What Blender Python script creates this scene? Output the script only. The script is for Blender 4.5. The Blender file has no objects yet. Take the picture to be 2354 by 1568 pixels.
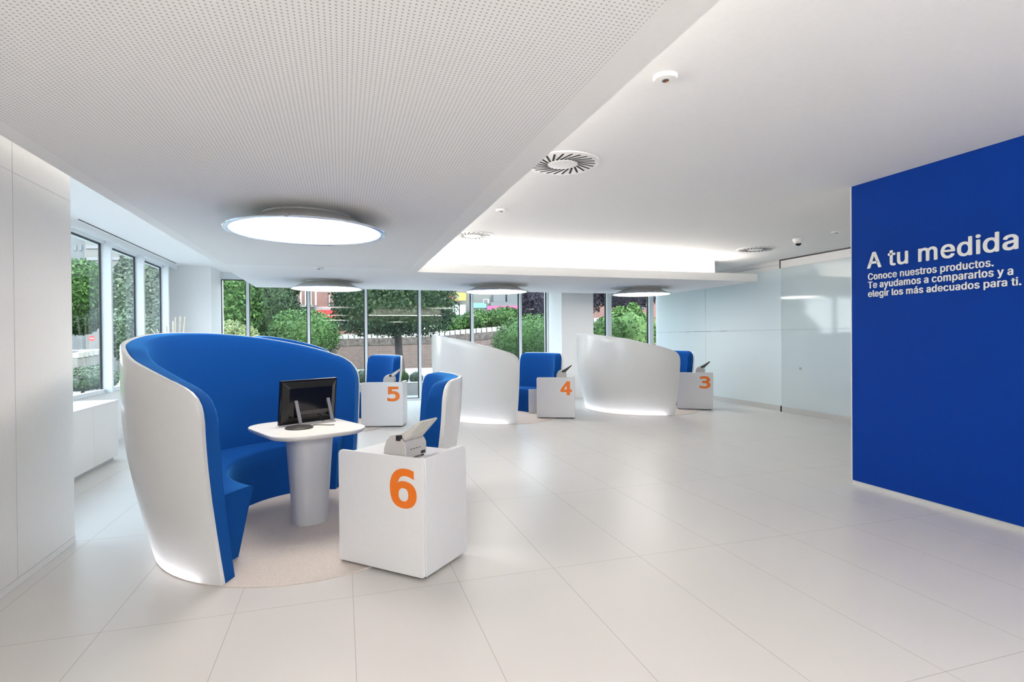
import bpy, bmesh, math, random
import numpy as np
from mathutils import Vector, Matrix

SC = bpy.context.scene
COL = SC.collection
PI = math.pi
R = math.radians
random.seed(7)

# ------------------------------------------------------------------ camera
W, HH, F = 2354, 1568, 1258.3
YAW, PITCH, ROLL, EYE = 0.30033, -0.00652, -0.00813, 1.44
_cy, _sy, _cp, _sp = math.cos(YAW), math.sin(YAW), math.cos(PITCH), math.sin(PITCH)
_fw0, _rt0, _up0 = Vector((_sy, _cy, 0)), Vector((_cy, -_sy, 0)), Vector((0, 0, 1))
FWD = _fw0 * _cp + _up0 * _sp
_u2 = _up0 * _cp - _fw0 * _sp
RGT = _rt0 * math.cos(ROLL) + _u2 * math.sin(ROLL)
UPV = _u2 * math.cos(ROLL) - _rt0 * math.sin(ROLL)
cam_data = bpy.data.cameras.new('camera')
cam_data.sensor_fit = 'HORIZONTAL'
cam_data.sensor_width = 36.0
cam_data.lens = F / W * 36.0
cam_data.clip_end = 400
cam = bpy.data.objects.new('camera', cam_data)
COL.objects.link(cam)
M = Matrix((RGT, UPV, -FWD)).transposed().to_4x4()
M.translation = Vector((0, 0, EYE))
cam.matrix_world = M
SC.camera = cam

def dp(u, v, d):
    """point seen at pixel (u, v), d metres ahead of the lens"""
    return Vector((0, 0, EYE)) + (FWD + RGT * ((u - W / 2) / F) - UPV * ((v - HH / 2) / F)) * d

# ------------------------------------------------------------------ view + world + lights
SC.view_settings.view_transform = 'Standard'
SC.view_settings.look = 'None'
SC.view_settings.gamma = 1.0
SC.view_settings.use_curve_mapping = False
SC.view_settings.exposure = 0.5
SKY, LAMP, COVE, SOFT = 4.5, 13.0, 80.0, 20.0
FILL_LAMP, REAR_COVE = 38.0, 250.0

wd = bpy.data.worlds.new('sky')
SC.world = wd
wd.use_nodes = True
nt = wd.node_tree
nt.nodes.clear()
o_ = nt.nodes.new('ShaderNodeOutputWorld')
b_ = nt.nodes.new('ShaderNodeBackground')
tc = nt.nodes.new('ShaderNodeTexCoord')
sx = nt.nodes.new('ShaderNodeSeparateXYZ')
rp = nt.nodes.new('ShaderNodeValToRGB')
rp.color_ramp.elements[0].position = 0.0
rp.color_ramp.elements[0].color = (0.92, 0.97, 1.0, 1)
rp.color_ramp.elements[1].position = 0.75
rp.color_ramp.elements[1].color = (0.62, 0.80, 1.0, 1)
nt.links.new(tc.outputs['Generated'], sx.inputs[0])
nt.links.new(sx.outputs['Z'], rp.inputs[0])
nt.links.new(rp.outputs[0], b_.inputs['Color'])
b_.inputs['Strength'].default_value = SKY
nt.links.new(b_.outputs[0], o_.inputs[0])

sun_d = bpy.data.lights.new('hazy_sun', 'SUN')
sun_d.energy = 4.5
sun_d.angle = R(20)
sun_d.color = (1.0, 0.95, 0.86)
sun = bpy.data.objects.new('hazy_sun', sun_d)
COL.objects.link(sun)
sun.rotation_euler = (R(52), 0, R(22))          # from behind the building: falls on the garden and through the rear windows

# ------------------------------------------------------------------ materials
MATS = {}
def mat(name, col, rough=0.5, metal=0.0, spec=0.5, var=0.03, scale=30.0, bump=0.0, coat=0.0, emit=None, es=0.0, sheen=0.0):
    m = bpy.data.materials.new(name)
    m.use_nodes = True
    n, l = m.node_tree.nodes, m.node_tree.links
    p = n['Principled BSDF']
    p.inputs['Roughness'].default_value = rough
    p.inputs['Metallic'].default_value = metal
    p.inputs['Specular IOR Level'].default_value = spec
    p.inputs['Coat Weight'].default_value = coat
    p.inputs['Coat Roughness'].default_value = 0.08
    p.inputs['Sheen Weight'].default_value = sheen
    t = n.new('ShaderNodeTexCoord')
    z = n.new('ShaderNodeTexNoise')
    z.inputs['Scale'].default_value = scale
    z.inputs['Detail'].default_value = 3.0
    l.new(t.outputs['Object'], z.inputs['Vector'])
    r = n.new('ShaderNodeValToRGB')
    r.color_ramp.elements[0].position = 0.3
    r.color_ramp.elements[1].position = 0.7
    r.color_ramp.elements[0].color = (*[c * (1 - var) for c in col], 1)
    r.color_ramp.elements[1].color = (*[min(1, c * (1 + var)) for c in col], 1)
    l.new(z.outputs['Fac'], r.inputs[0])
    l.new(r.outputs[0], p.inputs['Base Color'])
    if bump:
        b = n.new('ShaderNodeBump')
        b.inputs['Strength'].default_value = bump
        b.inputs['Distance'].default_value = 0.004
        l.new(z.outputs['Fac'], b.inputs['Height'])
        l.new(b.outputs[0], p.inputs['Normal'])
    if emit:
        p.inputs['Emission Color'].default_value = (*emit, 1)
        p.inputs['Emission Strength'].default_value = es
    MATS[name] = m
    return m

mat('wall_white', (0.83, 0.825, 0.82), 0.45, var=0.01)
mat('panel_white', (0.76, 0.745, 0.73), 0.38, var=0.01)
mat('ceiling_white', (0.86, 0.855, 0.85), 0.8, var=0.01, spec=0.2)
mat('shell_white', (0.80, 0.795, 0.785), 0.22, var=0.01, coat=0.4)
mat('cabinet_white', (0.83, 0.83, 0.84), 0.35, var=0.01)
_fb = mat('fabric_blue', (0.0050, 0.062, 0.27), 0.9, var=0.08, scale=220, bump=0.12, spec=0.08, sheen=1.0)
_fb.node_tree.nodes['Principled BSDF'].inputs['Sheen Roughness'].default_value = 0.30
_fb.node_tree.nodes['Principled BSDF'].inputs['Sheen Tint'].default_value = (0.08, 0.42, 1.0, 1)
mat('paint_blue', (0.0028, 0.033, 0.245), 0.6, var=0.02, spec=0.06)
mat('letter_white', (0.85, 0.84, 0.82), 0.5, var=0.01)
mat('orange', (0.86, 0.19, 0.008), 0.5, var=0.02)
mat('carpet', (0.66, 0.59, 0.54), 0.95, var=0.22, scale=260, bump=0.5, spec=0.1)
mat('table_white', (0.82, 0.80, 0.76), 0.35, var=0.01)
mat('pedestal_white', (0.70, 0.71, 0.73), 0.35, var=0.01)
mat('black_plastic', (0.006, 0.006, 0.007), 0.14, var=0.1, coat=0.0, spec=0.35)
mat('screen_black', (0.005, 0.005, 0.006), 0.08, var=0.05)
mat('dark_grey', (0.045, 0.04, 0.038), 0.4, var=0.1)
mat('silver', (0.42, 0.41, 0.40), 0.35, metal=0.6, var=0.05)
mat('scanner_grey', (0.56, 0.54, 0.53), 0.5, var=0.02)
mat('scanner_light', (0.66, 0.64, 0.61), 0.5, var=0.02)
mat('frame_white', (0.72, 0.76, 0.79), 0.35, var=0.02)
mat('gasket', (0.012, 0.013, 0.016), 0.5, var=0.1)
mat('alu', (0.60, 0.59, 0.57), 0.35, metal=0.3, var=0.03)
mat('chrome', (0.62, 0.68, 0.78), 0.12, metal=0.9, var=0.03)
mat('lamp_shell', (0.70, 0.68, 0.66), 0.3, var=0.01)
mat('plate_white', (0.84, 0.83, 0.81), 0.4, var=0.01)
mat('slot_dark', (0.01, 0.01, 0.011), 0.8, var=0.1)
mat('frame_shade', (0.55, 0.58, 0.60), 0.4, var=0.02)
mat('concrete', (0.20, 0.193, 0.185), 0.85, var=0.12, scale=3)
mat('pavement', (0.341, 0.308, 0.297), 0.85, var=0.06, scale=4)
mat('bounce_paving', (0.25, 0.245, 0.245), 0.8, var=0.06, scale=3)
mat('asphalt', (0.200, 0.195, 0.210), 0.9, var=0.1, scale=6)
mat('lawn', (0.050, 0.095, 0.025), 0.95, var=0.4, scale=4)
mat('coping', (0.34, 0.325, 0.305), 0.8, var=0.08, scale=5)
mat('facade_red', (0.165, 0.085, 0.072), 0.85, var=0.12, scale=2)
mat('facade_pale', (0.135, 0.133, 0.125), 0.85, var=0.05, scale=1)
mat('facade_grey', (0.115, 0.122, 0.127), 0.85, var=0.05, scale=1)
mat('shade_band', (0.17, 0.17, 0.18), 0.8, var=0.1)
mat('glass_dark', (0.10, 0.12, 0.14), 0.15, var=0.1)
mat('window_pale', (0.372, 0.432, 0.444), 0.25, var=0.05)
mat('strip_pink', (0.62, 0.40, 0.42), 0.4, var=0.05)
mat('strip_blue', (0.08, 0.13, 0.34), 0.3, var=0.05)
mat('sign_red', (0.450, 0.018, 0.018), 0.5, var=0.03)
mat('sign_yellow', (0.516, 0.312, 0.060), 0.5, var=0.03)
mat('sign_teal', (0.132, 0.372, 0.330), 0.5, var=0.2, scale=1.2)
mat('sign_pink', (0.480, 0.060, 0.168), 0.5, var=0.1)
mat('bark', (0.045, 0.039, 0.037), 0.9, var=0.3, scale=20, bump=0.4)
mat('car_white', (0.450, 0.450, 0.456), 0.25, var=0.01, coat=0.5)
mat('car_red', (0.45, 0.08, 0.09), 0.3, var=0.03, coat=0.5)
mat('rubber', (0.02, 0.02, 0.02), 0.8, var=0.1)
mat('reed', (0.72, 0.66, 0.55), 0.8, var=0.1)
mat('vase_white', (0.75, 0.76, 0.76), 0.3, var=0.02)

def emissive(name, c0, c1, s, rad=None):
    m = bpy.data.materials.new(name)
    m.use_nodes = True
    n, l = m.node_tree.nodes, m.node_tree.links
    n.clear()
    o = n.new('ShaderNodeOutputMaterial')
    e = n.new('ShaderNodeEmission')
    e.inputs['Strength'].default_value = s
    e.inputs['Color'].default_value = (*c1, 1)
    if rad:                                       # tubes sit behind the middle of the diffuser
        t = n.new('ShaderNodeTexCoord')
        ln = n.new('ShaderNodeVectorMath')
        ln.operation = 'LENGTH'
        mr = n.new('ShaderNodeMapRange')
        mr.inputs['From Max'].default_value = rad
        rr = n.new('ShaderNodeValToRGB')
        rr.color_ramp.elements[0].position = 0.35
        rr.color_ramp.elements[0].color = (*c1, 1)
        rr.color_ramp.elements[1].position = 1.0
        rr.color_ramp.elements[1].color = (*c0, 1)
        l.new(t.outputs['Object'], ln.inputs[0])
        l.new(ln.outputs['Value'], mr.inputs['Value'])
        l.new(mr.outputs[0], rr.inputs[0])
        l.new(rr.outputs[0], e.inputs['Color'])
    l.new(e.outputs[0], o.inputs[0])
    MATS[name] = m
emissive('lamp_diffuser', (0.10, 0.090, 0.075), (1.0, 0.95, 0.885), LAMP, 0.6)
emissive('cove_strip', (1, 1, 1), (1.0, 0.935, 0.86), COVE)
emissive('base_glow', (1, 1, 1), (1.0, 0.98, 1.0), 44.0)
emissive('lamp_diffuser_fill', (0.10, 0.090, 0.075), (1.0, 0.95, 0.885), FILL_LAMP, 0.6)
emissive('cove_strip_rear', (1, 1, 1), (1.0, 0.945, 0.88), REAR_COVE)
emissive('cove_strip_faint', (1, 1, 1), (1.0, 0.955, 0.90), SOFT * 0.3)
emissive('cove_strip_soft', (1, 1, 1), (1.0, 0.935, 0.86), SOFT)

def shell_mat():
    m = mat('booth_shell', (0.84, 0.835, 0.83), 0.22, var=0.01, coat=0.4)
    n, l = m.node_tree.nodes, m.node_tree.links
    p, o = n['Principled BSDF'], n['Material Output']
    tr = n.new('ShaderNodeBsdfTranslucent')
    tr.inputs['Color'].default_value = (0.92, 0.92, 0.94, 1)
    mx = n.new('ShaderNodeMixShader')
    mx.inputs[0].default_value = 0.22
    l.new(p.outputs[0], mx.inputs[1])
    l.new(tr.outputs[0], mx.inputs[2])
    l.new(mx.outputs[0], o.inputs[0])
shell_mat()

def math_node(n, l, op, a, b=None):
    k = n.new('ShaderNodeMath')
    k.operation = op
    for i, v in enumerate((a, b)):
        if v is None:
            continue
        if isinstance(v, (int, float)):
            k.inputs[i].default_value = v
        else:
            l.new(v, k.inputs[i])
    return k.outputs[0]

def glass_mat(name, tint, refl, rough=0.0, haze=0.0):
    m = bpy.data.materials.new(name)
    m.use_nodes = True
    n, l = m.node_tree.nodes, m.node_tree.links
    n.clear()
    o = n.new('ShaderNodeOutputMaterial')
    t = n.new('ShaderNodeBsdfTransparent')
    t.inputs['Color'].default_value = (*tint, 1)
    g = n.new('ShaderNodeBsdfGlossy')
    g.inputs['Roughness'].default_value = rough
    lw = n.new('ShaderNodeLayerWeight')
    lw.inputs['Blend'].default_value = 0.5
    pw = math_node(n, l, 'POWER', lw.outputs['Facing'], 5.0)
    fr = math_node(n, l, 'MULTIPLY_ADD', pw, 0.6)
    fr.node.inputs[2].default_value = refl
    mx = n.new('ShaderNodeMixShader')
    l.new(fr, mx.inputs[0])
    l.new(t.outputs[0], mx.inputs[1])
    l.new(g.outputs[0], mx.inputs[2])
    l.new(mx.outputs[0], o.inputs[0])
    MATS[name] = m
glass_mat('clear_glass', (0.96, 0.985, 0.985), 0.018)

def frost_mat(name, col, trans, rough, spec):
    m = bpy.data.materials.new(name)
    m.use_nodes = True
    n, l = m.node_tree.nodes, m.node_tree.links
    p = n['Principled BSDF']
    o = n['Material Output']
    p.inputs['Base Color'].default_value = (*col, 1)
    p.inputs['Roughness'].default_value = rough
    p.inputs['Specular IOR Level'].default_value = spec
    tr = n.new('ShaderNodeBsdfTranslucent')
    tr.inputs['Color'].default_value = (0.86, 0.95, 0.98, 1)
    mx = n.new('ShaderNodeMixShader')
    mx.inputs[0].default_value = trans
    l.new(p.outputs[0], mx.inputs[1])
    l.new(tr.outputs[0], mx.inputs[2])
    l.new(mx.outputs[0], o.inputs[0])
    MATS[name] = m
frost_mat('frosted_glass', (0.72, 0.775, 0.785), 0.13, 0.25, 0.3)
frost_mat('door_glass', (0.61, 0.67, 0.68), 0.13, 0.06, 0.7)
frost_mat('clear_strip', (0.52, 0.60, 0.66), 0.1, 0.1, 0.5)

def floor_mat():
    m = mat('floor_tile', (0.675, 0.65, 0.625), 0.32, var=0.015, scale=1.3, spec=0.4)
    n, l = m.node_tree.nodes, m.node_tree.links
    p = n['Principled BSDF']
    base = p.inputs['Base Color'].links[0].from_socket
    t = n.new('ShaderNodeTexCoord')
    s = n.new('ShaderNodeSeparateXYZ')
    l.new(t.outputs['Object'], s.inputs[0])
    def line(sock, off, pitch, half):
        a = math_node(n, l, 'ADD', sock, -off + 100 * pitch)
        a = math_node(n, l, 'MODULO', a, pitch)
        b = math_node(n, l, 'SUBTRACT', pitch, a)
        a = math_node(n, l, 'MINIMUM', a, b)
        return math_node(n, l, 'LESS_THAN', a, half)
    g = math_node(n, l, 'MAXIMUM', line(s.outputs['X'], -1.157, 0.6, 0.0020), line(s.outputs['Y'], 3.1765, 1.5, 0.0020))
    mx = n.new('ShaderNodeMixRGB')
    l.new(g, mx.inputs[0])
    l.new(base, mx.inputs[1])
    mx.inputs[2].default_value = (0.50, 0.47, 0.43, 1)
    l.new(mx.outputs[0], p.inputs['Base Color'])
    r = math_node(n, l, 'MULTIPLY_ADD', g, 0.5)
    r.node.inputs[2].default_value = 0.32
    l.new(r, p.inputs['Roughness'])
    return m
floor_mat()

def perforated_mat():
    m = mat('perforated', (0.86, 0.855, 0.855), 0.8, var=0.01, spec=0.2)
    n, l = m.node_tree.nodes, m.node_tree.links
    p = n['Principled BSDF']
    base = p.inputs['Base Color'].links[0].from_socket
    t = n.new('ShaderNodeTexCoord')
    s = n.new('ShaderNodeSeparateXYZ')
    l.new(t.outputs['Object'], s.inputs[0])
    ps = 0.0175
    def cell(sock):
        a = math_node(n, l, 'ADD', sock, 100 * ps)
        a = math_node(n, l, 'MODULO', a, ps)
        return math_node(n, l, 'SUBTRACT', a, ps / 2)
    cx, cy = cell(s.outputs['X']), cell(s.outputs['Y'])
    d = math_node(n, l, 'ADD', math_node(n, l, 'POWER', math_node(n, l, 'ABSOLUTE', cx), 2), math_node(n, l, 'POWER', math_node(n, l, 'ABSOLUTE', cy), 2))
    h = math_node(n, l, 'LESS_THAN', d, 0.0036 ** 2)
    mx = n.new('ShaderNodeMixRGB')
    l.new(h, mx.inputs[0])
    l.new(base, mx.inputs[1])
    mx.inputs[2].default_value = (0.50, 0.485, 0.485, 1)
    l.new(mx.outputs[0], p.inputs['Base Color'])
perforated_mat()

def leaf_mat(name, c0, c1, c2):
    m = bpy.data.materials.new(name)
    m.use_nodes = True
    n, l = m.node_tree.nodes, m.node_tree.links
    p = n['Principled BSDF']
    p.inputs['Roughness'].default_value = 0.6
    p.inputs['Specular IOR Level'].default_value = 0.2
    g = n.new('ShaderNodeNewGeometry')
    r = n.new('ShaderNodeValToRGB')
    e = r.color_ramp.elements
    e[0].color = (*c0, 1)
    e[1].color = (*c2, 1)
    k = e.new(0.55)
    k.color = (*c1, 1)
    l.new(g.outputs['Random Per Island'], r.inputs[0])
    l.new(r.outputs[0], p.inputs['Base Color'])
    MATS[name] = m
leaf_mat('leaf_dark', (0.0074, 0.0184, 0.0080), (0.0171, 0.0400, 0.0149), (0.0402, 0.0709, 0.0266))
leaf_mat('leaf_mid', (0.0176, 0.0478, 0.0095), (0.0351, 0.0876, 0.0191), (0.0842, 0.1594, 0.0446))
leaf_mat('leaf_bright', (0.0272, 0.0680, 0.0102), (0.0680, 0.1428, 0.0272), (0.1292, 0.2108, 0.0680))
leaf_mat('leaf_grey', (0.0506, 0.0723, 0.0542), (0.0867, 0.1228, 0.0795), (0.1445, 0.1878, 0.1300))
leaf_mat('leaf_purple', (0.0102, 0.0102, 0.0150), (0.0238, 0.0204, 0.0306), (0.0476, 0.0374, 0.0510))
leaf_mat('leaf_yellow', (0.0935, 0.1190, 0.0510), (0.1530, 0.1955, 0.0765), (0.2338, 0.2635, 0.1275))

# ------------------------------------------------------------------ mesh helpers
class MB:
    def __init__(s):
        s.v, s.f = [], []
    def add(s, vs, fs):
        k = len(s.v)
        s.v += [tuple(q) for q in vs]
        s.f += [tuple(i + k for i in q) for q in fs]
        return s
    def box(s, x0, x1, y0, y1, z0, z1):
        vs = [(x, y, z) for z in (z0, z1) for y in (y0, y1) for x in (x0, x1)]
        return s.add(vs, [(0, 2, 3, 1), (4, 5, 7, 6), (0, 1, 5, 4), (2, 6, 7, 3), (0, 4, 6, 2), (1, 3, 7, 5)])
    def grid(s, rows, cu=False, cv=False):
        """rows of equal length; cu closes along a row, cv closes over rows"""
        n, m = len(rows), len(rows[0])
        vs = [p for r in rows for p in r]
        fs = []
        for i in range(n if cv else n - 1):
            for j in range(m if cu else m - 1):
                a, b = i * m + j, i * m + (j + 1) % m
                c, d = ((i + 1) % n) * m + (j + 1) % m, ((i + 1) % n) * m + j
                fs.append((a, b, c, d))
        return s.add(vs, fs)
    def lathe(s, prof, n=48, sx=1.0, sy=1.0, c=(0, 0, 0)):
        rows = []
        for r, z in prof:
            rows.append([(c[0] + r * sx * math.cos(2 * PI * k / n), c[1] + r * sy * math.sin(2 * PI * k / n), c[2] + z) for k in range(n)])
        s.grid(rows, cu=True)
        k = len(s.v)
        if prof[0][0] > 1e-6:
            s.f.append(tuple(range(k - n * len(prof), k - n * len(prof) + n))[::-1])
        if prof[-1][0] > 1e-6:
            s.f.append(tuple(range(k - n, k)))
        return s
    def prism(s, loop, fn0, fn1):
        """loop of 2-D points closed between two mappings"""
        n = len(loop)
        s.add([fn0(p) for p in loop] + [fn1(p) for p in loop],
              [tuple(range(n))[::-1], tuple(range(n, 2 * n))] + [(i, (i + 1) % n, n + (i + 1) % n, n + i) for i in range(n)])
        return s
    def tube(s, pts, r, n=10):
        rows = []
        P = [Vector(p) for p in pts]
        for i, p in enumerate(P):
            t = (P[min(i + 1, len(P) - 1)] - P[max(i - 1, 0)]).normalized()
            a = t.cross(Vector((0, 0, 1)))
            if a.length < 1e-3:
                a = t.cross(Vector((1, 0, 0)))
            a.normalize()
            b = t.cross(a)
            rr = r if isinstance(r, (int, float)) else r[i]
            rows.append([tuple(p + (a * math.cos(2 * PI * k / n) + b * math.sin(2 * PI * k / n)) * rr) for k in range(n)])
        s.grid(rows, cu=True)
        k = len(s.v)
        s.f.append(tuple(range(k - n * len(rows), k - n * len(rows) + n)))
        s.f.append(tuple(range(k - n, k))[::-1])
        return s
    def build(s, name, material, parent=None, smooth=False, bevel=0.0, angle=40):
        me = bpy.data.meshes.new(name)
        me.from_pydata(s.v, [], s.f)
        me.materials.append(MATS[material])
        bm = bmesh.new()
        bm.from_mesh(me)
        bmesh.ops.recalc_face_normals(bm, faces=bm.faces)
        bm.to_mesh(me)
        bm.free()
        o = bpy.data.objects.new(name, me)
        COL.objects.link(o)
        if parent:
            o.parent = parent
        if smooth:
            me.polygons.foreach_set('use_smooth', [True] * len(me.polygons))
            me.set_sharp_from_angle(angle=R(angle))
        if bevel:
            b = o.modifiers.new('bevel', 'BEVEL')
            b.width = bevel
            b.segments = 3
            b.limit_method = 'ANGLE'
            b.angle_limit = R(40)
        return o

def tag(o, label=None, cat=None, group=None, kind=None):
    if label: o['label'] = label
    if cat: o['category'] = cat
    if group: o['group'] = group
    if kind: o['kind'] = kind
    return o
def thing(name, label, cat, loc=(0, 0, 0), rz=0.0, group=None):
    o = bpy.data.objects.new(name, None)
    o.empty_display_size = 0.1
    COL.objects.link(o)
    o.location = loc
    o.rotation_euler = (0, 0, rz)
    return tag(o, label, cat, group)
def struct(o, label=None):
    return tag(o, label, None, None, 'structure')
def dup(root, loc, rz, label, swap=None):
    def cp(o, par):
        c = o.copy()
        COL.objects.link(c)
        if par:
            c.parent = par
        for k in list(o.children):
            cp(k, c)
        return c
    r = cp(root, None)
    r.location = loc
    r.rotation_euler = (0, 0, rz)
    r['label'] = label
    return r
def rrect(x0, x1, y0, y1, r, n=8):
    """rounded rectangle loop; r one radius or four (bl, br, tr, tl)"""
    rs = (r,) * 4 if isinstance(r, (int, float)) else r
    out = []
    for (cx, cy, a0, q) in ((x0, y0, 180, rs[0]), (x1, y0, 270, rs[1]), (x1, y1, 0, rs[2]), (x0, y1, 90, rs[3])):
        ox = cx + (q if cx == x0 else -q)
        oy = cy + (q if cy == y0 else -q)
        if q <= 0:
            out.append((cx, cy))
            continue
        for k in range(n + 1):
            a = R(a0 + 90 * k / n)
            out.append((ox + q * math.cos(a), oy + q * math.sin(a)))
    return out
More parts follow.
